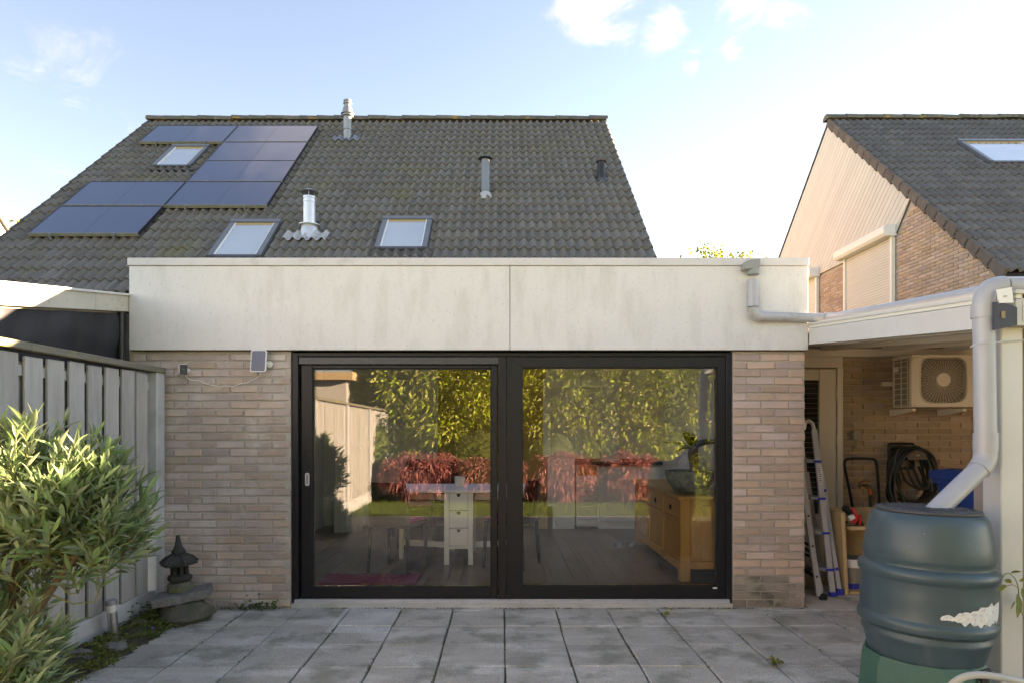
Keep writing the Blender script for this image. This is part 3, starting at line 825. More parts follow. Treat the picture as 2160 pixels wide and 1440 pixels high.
# stainless stove flue with rain cap
b = roof_hit(653, 492); f2 = MB()
f2.lathe(SQ([(.10,-.05),(.10,.20),(.096,.60),(.102,.605),(.102,.655),(.096,.66),(.096,.68),(.102,.685),(.102,.72),(.085,.725),(.085,.70)], .8), b, 24, cap=False)
o2 = f2.build('stove_flue', 'steel_pipe', house, smooth=True)
MB().lathe([(.165,-.13),(.148,.0),(.125,.10),(.175,.115),(.175,.125),(.10,.15)], b, 24, cap=False).build('collar', 'steel_pipe', o2, smooth=True, angle=30)
cp_ = MB(); cp_.lathe(SQ([(.145,.79),(.14,.80),(.04,.86),(.0,.865)], .82), b, 24); cp_.build('rain_cap', 'zinc', o2, smooth=True, angle=30)
st = MB()
for a in (.2, 2.3, 4.4): st.bar(b+Vector((.085*math.cos(a-1.6), .085*math.sin(a-1.6), .56)), b+Vector((.085*math.cos(a-1.6), .085*math.sin(a-1.6), .665)), .018, .006)
st.build('cap_strut', 'steel_pipe', o2)
v_b = (YRG-b.y)/CP; ns = 40
rows = []
rl = random.Random(8)
for (dv, dw) in ((.02,.055),(.12,.05),(.26,.046)):
    rows.append([roof_pt(b.x-.37+.70*i/ns + (dv-.1)*-.12, v_b+dv + (rl.uniform(-.012,.012) if dv > .2 else 0), dw+.95*wave(b.x-.37+.70*i/ns-HX0-.06)) for i in range(ns+1)])
fl_ = MB(); fl_.add(rows[0]+rows[1]+rows[2], [(r*(ns+1)+i,r*(ns+1)+i+1,(r+1)*(ns+1)+i+1,(r+1)*(ns+1)+i) for r in (0,1) for i in range(ns)])
fl_.build('lead_flashing', 'lead', o2, smooth=True)
# grey vent pipe with flat black cap
b = roof_hit(1024, 410); f3 = MB()
f3.lathe([(.068,-.06),(.068,.05),(.075,.06),(.075,.19),(.072,.195),(.072,.62)], b, 20)
o3_ = f3.build('vent_pipe', 'grey_pipe', house, smooth=True, angle=30)
MB().lathe([(.0,.60),(.118,.615),(.128,.625),(.07,.665),(.0,.672)], b, 24).build('vent_cap', 'black_plastic', o3_, smooth=True)
v_b = (YRG-b.y)/CP
MB().lathe([(.14,-.13),(.125,-.05),(.10,.0),(.078,.025)], b+Vector((0,-.02,0)), 20).build('pipe_collar', 'lead', o3_, smooth=True)
# short black soil vent
b = roof_hit(1268, 378); f4 = MB()
f4.lathe([(.078,-.06),(.078,.12),(.073,.14),(.073,.33)], b, 20)
o4 = f4.build('soil_vent', 'black_plastic', house, smooth=True, angle=30)
MB().lathe([(.0,.31),(.10,.315),(.105,.345),(.092,.385),(.05,.415),(.0,.42)], b, 20).build('vent_cap', 'verge_tile', o4, smooth=True)
MB().lathe([(.15,-.14),(.13,-.06),(.09,.0)], b+Vector((.02,-.01,0)), 16).build('pipe_collar', 'window_frame', o4, smooth=True)

# ------------------------------------------------------------------ solar panels (each a thing)
LAB = ['solar panel at the top left of the roof, under the ridge', 'solar panel at the top of the right-hand column, touching the ridge',
       'second solar panel down in the right-hand column, right of the roof window', 'third solar panel down in the right-hand column, below the roof window level',
       'lowest solar panel of the right-hand column', 'solar panel left of the lowest one of the right-hand column', 'lowest solar panel of all, at the far left of the roof']
def blkr(mb, x0, x1, a, b_, w0, w1):
    P = [roof_pt(x, v, w) for w in (w0, w1) for (x, v) in ((x0,a),(x1,a),(x1,b_),(x0,b_))]
    return mb.add(P, [(0,1,2,3),(7,6,5,4),(0,4,5,1),(1,5,6,2),(2,6,7,3),(3,7,4,0)])
for (x0, v0), lab in zip(PANELS, LAB):
    e = empty('solar_panel', roof_pt(x0+PW/2, v0+PH_, .05), lab, 'solar panel', 'solar panels on the big roof')
    pn = blkr(MB(), x0+.004, x0+PW-.004, v0+.004, v0+PH_-.004, .095, .132).build('cell_sheet', 'solar_glass', e)
    fr = MB(); t = .012
    blkr(fr, x0, x0+PW, v0, v0+t, .09, .136); blkr(fr, x0, x0+t, v0+t, v0+PH_-t, .09, .136); blkr(fr, x0+PW-t, x0+PW, v0+t, v0+PH_-t, .09, .136)
    fr.build('frame', 'solar_line', e)
    blkr(MB(), x0, x0+PW, v0+PH_-t, v0+PH_, .085, .137).build('lower_frame_edge', 'solar_edge', e)
    blkr(MB(), x0+PW/2-.004, x0+PW/2+.004, v0+t, v0+PH_-t, .131, .1328).build('centre_line', 'solar_seam', e)
    for fx in (.2, .78):
        c = MB(); xc = x0 + PW*fx
        blkr(c, xc-.02, xc+.02, v0+PH_-.012, v0+PH_+.016, .10, .142); blkr(c, xc-.012, xc+.012, v0+PH_+.0165, v0+PH_+.04, .045, .115)
        c.build('clamp', 'zinc', e)

# ------------------------------------------------------------------ neighbouring house on the right
GX = 7.30; NY, NZ = 14.34, 8.25
nb = empty('neighbour_house', (12.0, 9.2, 0), 'brick house with cream gable boards and dark tiled roof at the right', 'house')
zn = lambda y: NZ - .02 - SL*abs(y-NY)
body = MB().prism([(8.95,-.05),(8.95,zn(8.95)-.08),(NY,NZ-.1),(19.7,zn(19.7)-.08),(19.7,-.05)], 'yz', GX+.012, 12.8).build('gable_wall', 'mortar_pale', nb)
nroof = MB().prism([(8.7,zn(8.7)),(NY,NZ-.02),(20.0,zn(20.0)),(20.0,zn(20.0)-.07),(NY,NZ-.09),(8.7,zn(8.7)-.07)], 'yz', GX-.04, 12.9).build('roof', 'underlay', nb)
NSK = (9.31, 10.65, 1.55, 2.75)
def skip_nb(a, b, v0, v1):
    if min(b, NSK[1])-max(a, NSK[0]) > .02 and min(v1, NSK[3])-max(v0, NSK[2]) > .18: return [(a, min(b, NSK[0]-.02)), (max(a, NSK[1]+.02), b)]
    return None
def vis_nb(p):
    x, y = project(p); return 1 if (x < 2170 and y < 600) else 0
tiled_roof(nroof, GX+.0, GX+.30*17, 21, NY, NZ+.04, 'roof_tile_dark', 'roof_tile_dark_joined', skip_nb, vis_nb, 300, 7)
ridge_caps(nroof, GX-.08, GX+5.0, NY, NZ+.04, 12, 4)
verge_row(nroof, GX-.005, -1, 21, NY, NZ+.04, 'verge_tile')
verge_row(nroof, GX-.005, 1, 14, NY, NZ+.04, 'verge_tile', slope=-1)
roof_window(nb, *NSK, NY, NZ+.04)
# gable bricks (the wall faces left); cells in (Y, Z)
def gable_mesh(cache={}):
    return cache
gset = BrickSet('brick_gable', d=.05)
SH1, SH2 = (11.93, 13.60, 2.9, 5.02), (14.78, 16.6, 2.9, 4.95)
rg = random.Random(9); parts_, rest = [], MB()
for (u, z, L, k) in brick_cells(8.96, 16.0, 2.6, 5.62, start=0):
    if z+.03 > zn(u)-.07: continue
    if any(s[0]-.04 < u < s[1]+.04 and s[2] < z < s[3]+.1 for s in (SH1, SH2)): continue
    if z > 4.88 and u > 11.2 + max(0, (5.62-z))*1.1 - .05: continue
    p = Vector((GX, u, z)); x, y = project(p)
    parts_.append((1 if (x < 2165 and y < 1e9 and y < 680 - (x-1700)*.12) else 0, -u, u, z, L))
parts_.sort(reverse=True)
for i, (vis, _, u, z, L) in enumerate(parts_):
    me = gset.get(L, rg)
    if i < 300: link_mesh('brick', me, body, (GX + rg.uniform(-.002,.002), u, z), (0, 0, -math.pi/2))
    else:
        Mx = Matrix.Translation((GX, u, z)) @ Matrix.Rotation(-math.pi/2, 4, 'Z')
        rest.add([Mx @ v.co for v in me.vertices], [tuple(p.vertices) for p in me.polygons])
if rest.v: tag(rest.build('bricks_beyond', 'brick_gable_joined', body, fix=False), kind='stuff')
# diagonal cladding boards, parallel to the rear verge
def clip(poly, n, c):
    """keep n.p <= c"""
    out = []
    for i, p in enumerate(poly):
        q = poly[(i+1) % len(poly)]
        dp, dq = n[0]*p[0]+n[1]*p[1]-c, n[0]*q[0]+n[1]*q[1]-c
        if dp <= 0: out.append(p)
        if dp*dq < 0:
            t = dp/(dp-dq); out.append((p[0]+(q[0]-p[0])*t, p[1]+(q[1]-p[1])*t))
    return out
cl_y = lambda z: NY - (NZ-.10-z)/SL
clad_poly = [(NY, NZ-.10), (17.7, NZ-.10-SL*(17.7-NY)), (17.7, 4.96), (11.93, 4.96), (cl_y(5.52), 5.52)]
nn = (SP_, CP); dmax = nn[0]*NY + nn[1]*(NZ-.1); bw = .122
MB().prism(clad_poly, 'yz', GX-.012, GX-.002).build('cladding_backing', 'underlay', nb)
k = 0
while True:
    hi, lo = dmax - k*bw, dmax - (k+1)*bw + .009
    poly = clip(clip(clad_poly, nn, hi), (-nn[0], -nn[1]), -lo)
    if len(poly) < 3: break
    MB().prism(poly, 'yz', GX-.032, GX-.0125).build('cladding_board', 'cream_board', nb)
    k += 1
def roller_shutter(s, boxtop):
    y0, y1, z0, z1 = s
    sh = MB().box(GX-.03, GX-.004, y0, y1, z0, z1-.02).build('roller_shutter', 'white_weathered', nb)
    n = int((z1-z0)/.052)
    me = shared_mesh('shutter_slat', MB().cbox(-.012, .0, 0, y1-y0-.10, 0, .047, .006), 'shutter_slat')
    for i in range(n): link_mesh('slat', me, sh, (GX-.0315, y0+.05, z0+i*.052))
    for yy in (y0-.01, y1-.05): MB().cbox(GX-.075, GX-.003, yy, yy+.06, z0, z1, .004).build('guide_rail', 'cream_paint', sh)
    MB().prism([(GX-.24,z1+.02),(GX-.20,z1-.03),(GX-.01,z1-.03),(GX-.01,z1+.17),(GX-.20,z1+.17),(GX-.24,z1+.12)], 'xz', y0-.04, y1+.10).build('shutter_box', 'cream_paint', sh)
    MB().prism([(GX-.245,z1+.015),(GX-.203,z1-.034),(GX-.005,z1-.034),(GX-.005,z1+.175),(GX-.203,z1+.175),(GX-.245,z1+.125)], 'xz', y0-.052, y0-.0405).build('box_end_cap', 'white_plastic', sh)
roller_shutter(SH1, 5.1); roller_shutter(SH2, 5.0)

# ------------------------------------------------------------------ far left: gable of another house, and two distant trees
fl_h = empty('far_house', (-15, 14, 0), 'sunlit cream boarded gable just showing at the left edge', 'house')
FX, FYR, FZR = -12.3, 13.4, 8.75
MB().prism([(7.5,-.05),(7.5,FZR-.9*5.9),(FYR,FZR-.08),(19.3,FZR-.9*5.9-.08),(19.3,-.05)], 'yz', -20, FX).build('house_wall', 'mortar_pale', fl_h)
z = 5.0
while z < 8.0:
    ya, yb = max(7.6, FYR-(FZR-.12-z)/.9), FYR+(FZR-.12-z-.19)/.9
    if yb > ya: MB().prism([(ya,z),(yb+.2,z),(yb,z+.19),(ya,z+.19)], 'yz', FX+.002, FX+.024).build('cladding_board', 'cream_board', fl_h)
    z += .2
MB().prism([(7.2,FZR-.9*6.2),(FYR,FZR),(19.6,FZR-.9*6.2),(19.6,FZR-.9*6.2-.14),(FYR,FZR-.14),(7.2,FZR-.9*6.2-.14)], 'yz', -20.1, FX+.09).build('roof', 'ridge_tile', fl_h)
def tree(name, x, y, h, crown, label, seed, n=2600, mat='leaf_tree'):
    r = random.Random(seed); g = np.random.default_rng(seed)
    t = empty(name, (x, y, -.06), label, 'tree')
    path = [Vector((x + .1*math.sin(i), y, -.06 + h*.8*i/6)) for i in range(7)]
    MB().tube(path, [.22*(1-.11*i) for i in range(7)], 8).build('trunk', 'bark', t, smooth=True)
    br, tips = MB(), []
    for i in range(80):
        s = path[r.randrange(2, 7)]
        a, el = r.uniform(0, 6.28), r.uniform(.3, 1.2)
        L = crown*r.uniform(.5, 1.0)*(1.2 - s.z/h*.45)
        e = s + Vector((math.cos(a)*math.cos(el), math.sin(a)*math.cos(el), math.sin(el)))*L
        e.z = min(e.z, h*r.uniform(.86, 1.0))
        mid = (s+e)/2 + Vector((r.uniform(-.2,.2), r.uniform(-.2,.2), .15))
        br.tube([s, mid, e], [.05,.03,.012], 5); tips += [e, mid, (mid+e)/2]
    br.build('branches', 'bark', t, smooth=True)
    T = np.array([list(q) for q in tips]); idx = g.integers(0, len(T), n)
    pts = T[idx] + g.normal(size=(n,3))*np.array([.30,.30,.24])*crown/2.2
    pts[:,2] = np.minimum(pts[:,2], h)
    leaves('crown', pts, g.normal(size=(n,3)) + [0,0,-.2], g.uniform(.13,.22,n), g.uniform(.09,.15,n), mat, t, (x, y, h*.6), rng=g)
tree('broadleaf_tree', -18.5, 24.5, 9.5, 2.3, 'sparse autumn tree behind the gable at the left edge', 4, 5000)
tree('leafy_tree', 9.05, 26.5, 8.95, 2.2, 'tree top just peeping over the right end of the flat roof', 6, 16000)

# ------------------------------------------------------------------ left: neighbour's canopy with black cloth, and the fence
cz = lambda y: 2.465 + (y-5.1)*.155             # top of the sloping fascia
can = empty('neighbour_canopy', (-3.6, 4.4, 1.9), 'sloping white weathered canopy edge of the neighbours above the fence', 'canopy')
def slope_box(mb, x0, x1, ya, yb, d0, d1):
    P = []
    for d in (d0, d1):
        for (x, y) in ((x0,ya),(x1,ya),(x1,yb),(x0,yb)): P.append((x, y, cz(y)+d))
    mb.add(P, [(3,2,1,0),(4,5,6,7),(0,1,5,4),(1,2,6,5),(2,3,7,6),(3,0,4,7)]); return mb
slope_box(MB(), -2.945, -2.915, 2.6, 4.62, -.135, -.012).build('fascia_board', 'white_weathered', can)
slope_box(MB(), -2.945, -2.915, 4.624, 5.11, -.135, -.012).build('fascia_board', 'white_weathered', can)
slope_box(MB(), -2.95, -2.895, 2.6, 5.12, -.0118, .004).build('edge_trim', 'white_paint', can)
slope_box(MB(), -6.5, -2.951, 2.6, 8.9, -.06, -.004).build('roof_sheet', 'underlay', can)
MB().box(-3.15, -2.93, 5.13, 5.20, 2.39, 2.47).build('end_block', 'white_paint', can)
MB().bar((-2.99,3.3,cz(3.3)-.12), (-2.99,5.05,cz(5.05)-.12), .05, .06).build('top_rail', 'garden_wood', can)
MB().box(-3.02,-2.96,5.02,5.08,0,cz(5.05)-.14).build('corner_post', 'garden_wood', can)
cl = empty('black_cloth_screen', (-2.97, 4.2, 1.0), 'black cloth windscreen hanging under the neighbours\' canopy', 'screen')
ny, nzc = 60, 22
V = np.zeros((ny+1, nzc+1, 3))
for i in range(ny+1):
    y = 2.7 + 2.3*i/ny
    top = cz(y) - .15
    for j in range(nzc+1):
        t = j/nzc; z = top - (top-.9)*t
        fold = .012*math.sin(y*9 + 2*t) + .010*math.sin(y*23+1.3+4*t)*math.exp(-t*5) + .02*math.exp(-((5.0-y)/.12)**2)*math.sin(t*22)
        fold += .016*math.exp(-((t-.12+.04*math.sin(y*6))/.05)**2)
        V[i,j] = (-2.965 + fold, y, z)
idx = np.arange((ny+1)*(nzc+1)).reshape(ny+1, nzc+1)
F = np.stack([idx[:-1,:-1], idx[1:,:-1], idx[1:,1:], idx[:-1,1:]], -1).reshape(-1,4)
np_mesh('cloth', V.reshape(-1,3), F, 'tarp', cl, (-2.965,4.2,1.5), smooth=True)
path = [(-2.93, 5.03 + .012*math.sin(i*2.1), 2.30-.1*i) for i in range(10)]
MB().tube(path, [.026,.022,.02,.018,.02,.022,.019,.021,.02,.018], 8).build('gathered_cord', 'tarp', cl, smooth=True)
dp = MB().tube([(-2.935, 4.965, 2.30), (-2.935, 4.965, -.04)], .022, 10).build('dark_downpipe', 'black_plastic', None, smooth=True)
tag(dp, 'thin black downpipe squeezed between the fence and the fascia', 'pipe')

FXN = -2.66
fence = empty('fence', (FXN, 2.0, 0), 'weathered grey vertical board fence with mossy top rail along the left', 'fence')
rf = random.Random(21)
fb = []
for (w, hh) in ((.145, 1.64), (.150, 1.645), (.140, 1.635)):
    fb.append(shared_mesh('fence_board', MB().cbox(-.009, .009, -w/2, w/2, 0, hh, .003), 'fence_wood'))
bb = shared_mesh('back_board', MB().cbox(-.008, .008, -.07, .07, 0, 1.60, .003), 'fence_wood')
yb = 4.776; i = 0; post_y = [4.955, 3.05, 1.15, -.75, -2.65, -4.55]
while yb > -5:
    if not any(abs(yb-p) < .10 for p in post_y):
        me = rf.choice(fb)
        link_mesh('fence_board', me, fence, (FXN-.012 + rf.uniform(-.002,.002), yb + rf.uniform(-.004,.004), .178 + rf.uniform(-.006,.006)), (rf.uniform(-.004,.004), 0, rf.uniform(-.015,.015)))
        link_mesh('back_board', bb, fence, (FXN-.052, yb-.092, .18))
    yb -= .1845; i += 1
for p0 in (5.04, 3.6, 1.2, -1.2, -3.6):
    p1 = p0 - (1.438 if p0 > 5 else 2.398)
    MB().cbox(FXN-.075, FXN+.032, p1, p0, 1.838, 1.882, .005).build('top_rail', 'fence_rail', fence)
for p in post_y:
    MB().cbox(FXN-.05, FXN+.03, p-.045, p+.07 if p > 4.9 else p+.045, -.05, 1.836, .006).build('concrete_post', 'concrete_pale', fence)
MB().cbox(FXN-.03, FXN+.004, -5, 4.905, -.08, .176, .004).build('gravel_board', 'concrete_pale', fence)
for zz in (.45, 1.15, 1.70): MB().box(FXN-.043, FXN-.022, -5, 4.9, zz, zz+.06).build('back_rail', 'fence_wood', fence)

# ------------------------------------------------------------------ right: canopy on a white post, back wall with door
kz = lambda y: 2.19 + (y-5.07)*.0905            # top of the fascia board
KX = 2.400
can2 = empty('carport_canopy', (3.6, 4.6, 0), 'white-edged canopy on a white post at the right of the extension', 'canopy')
def slope2(x0, x1, ya, yb, d0, d1):
    mb = MB(); P = []
    for d in (d0, d1):
        for (x, y) in ((x0,ya),(x1,ya),(x1,yb),(x0,yb)): P.append((x, y, kz(y)+d))
    return mb.add(P, [(3,2,1,0),(4,5,6,7),(0,1,5,4),(1,2,6,5),(2,3,7,6),(3,0,4,7)])
slope2(KX, KX+.028, 3.0, 5.02, -.104, 0).build('side_fascia', 'white_paint', can2)
slope2(KX-.004, KX+.03, 2.99, 5.02, -.123, -.1045).build('bottom_trim', 'white_paint', can2)
slope2(KX-.002, KX+.05, 3.0, 5.05, .003, .024).build('timber_strip', 'cream_paint', can2)
slope2(KX-.012, KX+.055, 2.985, 5.06, .0245, .042).build('edge_trim', 'white_paint', can2)
slope2(KX+.0285, 6.5, 3.0, 6.54, -.03, .022).build('roof_deck', 'cream_paint', can2)
for i in range(5):
    slope2(KX+.20+i*.62, KX+.27+i*.62, 3.06, 6.5, -.12, -.0305).build('joist', 'cream_paint', can2)
slope2(KX+.12, KX+.17, 3.06, 6.5, -.115, -.0307).build('inner_board', 'cream_paint', can2)
MB().box(KX+.03, 6.5, 2.995, 3.025, kz(3)-.104, kz(3)-.0).build('front_fascia', 'white_paint', can2)
MB().box(KX+.03, 6.5, 2.985, 3.03, kz(3)-.125, kz(3)-.1045).build('front_trim', 'white_weathered', can2)
MB().box(KX+.06, 6.5, 3.0, 3.03, kz(3)+.03, kz(3)+.045).build('front_edge_strip', 'white_weathered', can2)
PX0, PX1 = 2.365, 2.470
MB().cbox(PX0, PX1, 3.045, 3.165, -.05, kz(3.05)-.126, .005).build('post', 'white_paint', can2)
# dark bracket plate at the corner and a small white plate
def slab_tri(pts, y0, y1): return MB().prism(pts, 'xz', y0, y1)
bp = at(2093, 0, 2.985); bq = at(2141, 0, 2.985)
zt_ = lambda py: H + (CY-py)/FPX*2.985
br = MB().prism([(bp.x,zt_(697)),(bq.x,zt_(687)),(bq.x,zt_(650)),(at(2130,0,2.985).x,zt_(645)),(at(2108,0,2.985).x,zt_(640)),(bp.x,zt_(638))], 'xz', 2.972, 2.984).build('corner_bracket', 'bracket_blue', can2)
c = at(2116, 666, 2.97)
MB().box(c.x-.009, c.x+.009, 2.968, 2.9715, c.z-.012, c.z+.02).build('bracket_catch', 'brass', br)
c = at(2112, 625, 2.985)
pl = MB().prism([(c.x-.036,c.z+.026),(c.x+.034,c.z+.038),(c.x+.042,c.z-.033),(c.x-.022,c.z-.036)], 'xz', 2.966, 2.9710).build('white_plate', 'white_plastic', can2)
MB().lathe([(.007,0),(.007,.003)], (c.x+.002, 2.963, c.z-.006), 10).build('screw', 'zinc', pl)

shed = empty('lean_to_shed', (3.9, 6.6, 0), 'brown brick back wall under the canopy with a white half-glazed door', 'shed')
BY = 6.55
MB().box(6.55, 6.75, 4.0, BY+.015, -.05, 2.45).build('side_wall', 'mortar_brown', shed)  # added out of view to keep low sun off the patio
swall = MB().box(2.41, 6.54, BY+.012, BY+.25, -.05, 2.40).build('back_wall', 'mortar_brown', shed)
MB().box(2.41, 6.8, BY+.26, 9.0, 2.28, 2.40).build('shed_roof', 'underlay', shed)
MB().box(6.55, 6.8, BY+.02, 8.9, -.05, 2.20).build('side_wall', 'mortar_brown', shed)
sset = BrickSet('brick_brown', d=.05); rs = random.Random(4)
for (u, z, L, k) in brick_cells(3.462, 5.05, .30, 2.15, start=1):
    link_mesh('brick', sset.get(L, rs), swall, (u, BY + rs.uniform(-.002,.002), z))
MB().box(2.41, 6.5, BY-.06, BY-.003, 2.14, 2.215).build('wall_plate', 'cream_paint', shed)
MB().cbox(2.42, 3.455, BY-.035, BY-.002, 2.03, 2.139, .004).build('door_header', 'cream_paint', shed)
dfr = MB(); dfr.cbox(3.395, 3.455, BY-.045, BY-.002, 0, 2.029, .004)
dfr.build('door_jamb', 'cream_paint', shed)
dx0, dx1 = 2.46, 3.385
dl = MB(); y0, y1 = BY-.038, BY-.004
dl.cbox(3.215, dx1, y0, y1, .03, 2.015, .004); dl.cbox(dx0, dx0+.14, y0, y1, .03, 2.015, .004)
dl.box(dx0+.14, 3.215, y0+.001, y1, 1.905, 2.014); dl.box(dx0+.14, 3.215, y0+.001, y1, .031, .55)
sd = dl.build('shed_door', 'cream_paint', shed)
MB().box(dx0+.141, 3.2145, BY-.026, BY-.016, .551, 1.904).build('pane', 'glass_dark', sd)
MB().box(dx0+.13, 3.22, BY-.009, BY-.0055, .54, 1.91).build('dark_sheet', 'underlay', sd)  # near-black sheet close behind the pane
for i in range(26):
    zz = .62 + i*.05
    MB().box(dx0+.142, 3.2140, BY-.0305, BY-.0265, zz, zz+.0035).build('glazing_wire', 'fin_metal', sd)
for zz in (.75, 1.25, 1.72): MB().tube([(3.39, BY-.048, zz), (3.39, BY-.048, zz+.10)], .010, 8).build('hinge', 'cream_paint', sd, smooth=True)
MB().box(2.5, 3.4, 6.4, 6.5, -.03, .05).build('doorstep', 'concrete', shed)
gw = MB().box(PX1+.04, 10.2, 3.30, 3.42, -.05, kz(3.3)-.11).build('front_brick_wall', 'brick_brown', None)  # only the left end shows; lengthened unseen to shade the ground
tag(gw, 'sliver of brown brick wall right behind the white post, lengthened out of view for shade', 'wall')

# ------------------------------------------------------------------ rain pipes
def arc(c, a, b, r, n=7):
    """rounded corner path: coming from a, turning at c towards b"""
    c, a, b = Vector(c), Vector(a), Vector(b)
    d0, d1 = (a-c).normalized(), (b-c).normalized()
    p0, p1 = c+d0*r, c+d1*r
    return [(p0*(1-t)**2 + c*2*t*(1-t) + p1*t*t) for t in [i/n for i in range(n+1)]]
up = empty('roof_outlet_pipe', (2.0, 5.0, 2.2), 'grey pipe from the parapet outlet, running along the canopy edge', 'rain pipe')
oy = 4.975
o_top = at(1587, 590, oy); c1 = at(1588, 668, oy); c2 = at(1700, 672, oy); c2.x = KX+.03
R1 = .040
v1 = MB().tube([o_top, c1+Vector((0,0,.10))], R1, 16).build('vertical_pipe', 'pvc_pipe', up, smooth=True)
MB().tube([c1+Vector((0,0,.135)), c1+Vector((0,0,.075))], R1+.004, 16).build('socket', 'pvc_pipe', up, smooth=True)
hx = Vector((KX+.14, oy+.03, c1.z-.006))
MB().tube(arc(c1, c1+Vector((0,0,1)), hx, .07), R1+.002, 16).build('elbow', 'pvc_dirty', up, smooth=True)
MB().tube([c1+Vector((.07,0,-.0)), hx], R1-.004, 16).build('horizontal_pipe', 'pvc_dirty', up, smooth=True)
far = Vector((KX+.11, 5.0, c1.z-.006)); near = Vector((KX+.11, 3.22, kz(3.22)+.075))
MB().tube([hx+Vector((-.03,0,0)), hx+Vector((.05,-.01,.0))], R1+.001, 16).build('socket', 'pvc_pipe', up, smooth=True)
MB().tube([Vector((KX+.13,5.0,kz(5.0)+.072)), near], R1-.003, 16).build('canopy_pipe', 'pvc_pipe', up, smooth=True)
hop = MB(); oc = at(1583, 0, oy).x
oz = lambda py: H+(CY-py)/FPX*4.97
hop.prism([(at(1566,0,4.97).x,oz(570)),(at(1568,0,4.97).x,oz(555)),(at(1580,0,4.97).x,oz(550)),(at(1600,0,4.97).x,oz(549)),(at(1600,0,4.97).x,oz(566)),(at(1578,0,4.97).x,oz(570))], 'xz', 4.93, WY-.059)
ho = hop.build('outlet_box', 'pvc_dark', up, bevel=.004)
MB().tube([at(1588.5,563,oy), at(1588.5,580,oy)], .046, 16).build('outlet_spigot', 'pvc_dark', up, smooth=True)

dpn = empty('barrel_downpipe', (2.31, 3.05, 1.0), 'fat grey downpipe beside the white post, bending down into the barrel', 'rain pipe')
R2 = .0475
py_ = 3.045
a0 = at(2160, 603, py_) + Vector((.5,0,0)); a0.x += .6; a1 = at(2075, 604, py_); a2 = at(2079, 975, py_-.02); a3 = at(1985, 1066, 2.95)
MB().tube([a0, a1+Vector((.10,0,0))], R2-.004, 18).build('top_pipe', 'pvc_pipe', dpn, smooth=True)
MB().tube(arc(a1, a0, a2, .09, 9), R2, 18).build('top_elbow', 'pvc_pipe', dpn, smooth=True)
MB().tube([a1+Vector((0,0,-.085)), a1+Vector((0,0,-.150))], R2+.004, 18).build('socket', 'pvc_pipe', dpn, smooth=True)
MB().tube([a1+Vector((0,0,-.09)), a2+Vector((0,0,.06))], R2-.002, 18).build('long_pipe', 'pvc_pipe', dpn, smooth=True)
MB().tube([a2+Vector((0,0,.14)), a2+Vector((0,0,.055))], R2+.003, 18).build('socket', 'pvc_pipe', dpn, smooth=True)
MB().tube(arc(a2, a2+Vector((0,0,1)), a3, .055), R2+.001, 18).build('lower_elbow', 'pvc_pipe', dpn, smooth=True)
MB().tube([a2+(a3-a2).normalized()*.05, a3+(a3-a2).normalized()*.07], R2-.004, 18).build('slanted_pipe', 'pvc_pipe', dpn, smooth=True)
w0 = at(2048, 730, 3.0)
wr = MB().tube([at(2046,732,3.0), at(2056,727,2.990), at(2076,724,2.990), at(2097,722,3.0), at(2118,720,3.035), at(2150,718,3.035), at(2160,717,3.035)], .0028, 6)
wr.build('wire_tie', 'alu', dpn, smooth=True)

# ------------------------------------------------------------------ rain barrel
BC = Vector((1.93, 2.95, 0))
bz = lambda py: H + (CY-py)/FPX*2.95
pr = lambda px: px*.274/151
barrel = empty('rain_barrel', (BC.x, BC.y, 0), 'dark blue-green ribbed rain barrel on a green stand', 'rain barrel')
XF[0] = Matrix.Translation(BC) @ Matrix.Rotation(math.radians(1.3), 4, 'Y') @ Matrix.Translation(-BC)
prof = [(0,1418),(96,1418),(106,1410),(116,1395),(126,1370),(134,1345),(138,1335),(141,1331),(141.5,1325),(138.5,1321.5),(138,1316.5),(145,1311.5),(150.5,1308),(152,1300),(150.5,1291),(146,1287.5),(145,1284),
        (146,1255),(146.5,1235),(145,1213),(146,1209.5),(151,1206),(152.5,1198),(151,1190),(146,1186.5),(139,1182.5),(138,1177),(141,1171.5),(142.5,1166),(139,1140),(134,1115),(130,1098),(126,1087),(119,1079),(110,1075.5),(0,1074)]
MB().lathe([(pr(r), bz(p)) for r, p in prof], BC, 64).build('body', 'barrel', barrel, smooth=True, angle=42)
lid = MB().lathe([(pr(r), bz(p)) for r, p in [(0,1077),(112,1077),(115,1075),(115,1071.5),(112,1069.5),(99,1068.5),(97,1070.5),(93,1070.5),(91,1068.5),(0,1067.5)]], BC, 64).build('lid', 'barrel_lid', barrel, smooth=True, angle=30)
ct = shared_mesh('lid_tread', MB().cbox(-.017,.017,-.008,.008,0,.0035,.0015), 'barrel_lid')
ztop = bz(1068.4)
for i in range(-7, 8):
    for j in range(-13, 14):
        x, y = i*.0215 + (.0 if j % 2 else .0107), j*.0125
        if math.hypot(x, y) < pr(84) and not (abs(x-.045) < .065 and abs(y-.0) < .06):
            o = link_mesh('lid_tread', ct, lid, XF[0] @ (BC + Vector((x*1.0, y, ztop))), (0, math.radians(1.3), math.radians(52 if (i+j) % 2 else -52)))
            o.scale = (.62, .62, 1)
ang = math.radians(-176)
oc = BC + Vector((pr(124.5)*math.cos(ang), pr(122.5)*math.sin(ang), bz(1097)))
n_ = Vector((math.cos(ang), math.sin(ang), .25)).normalized()
MB().tube([oc-n_*.006, oc+n_*.006], .0175, 20).build('overflow_bush', 'barrel_lid', barrel, smooth=True, angle=30)
MB().tube([oc+n_*.003, oc+n_*.0066], .0115, 16).build('overflow_hole', 'rubber', barrel, smooth=True, angle=30)
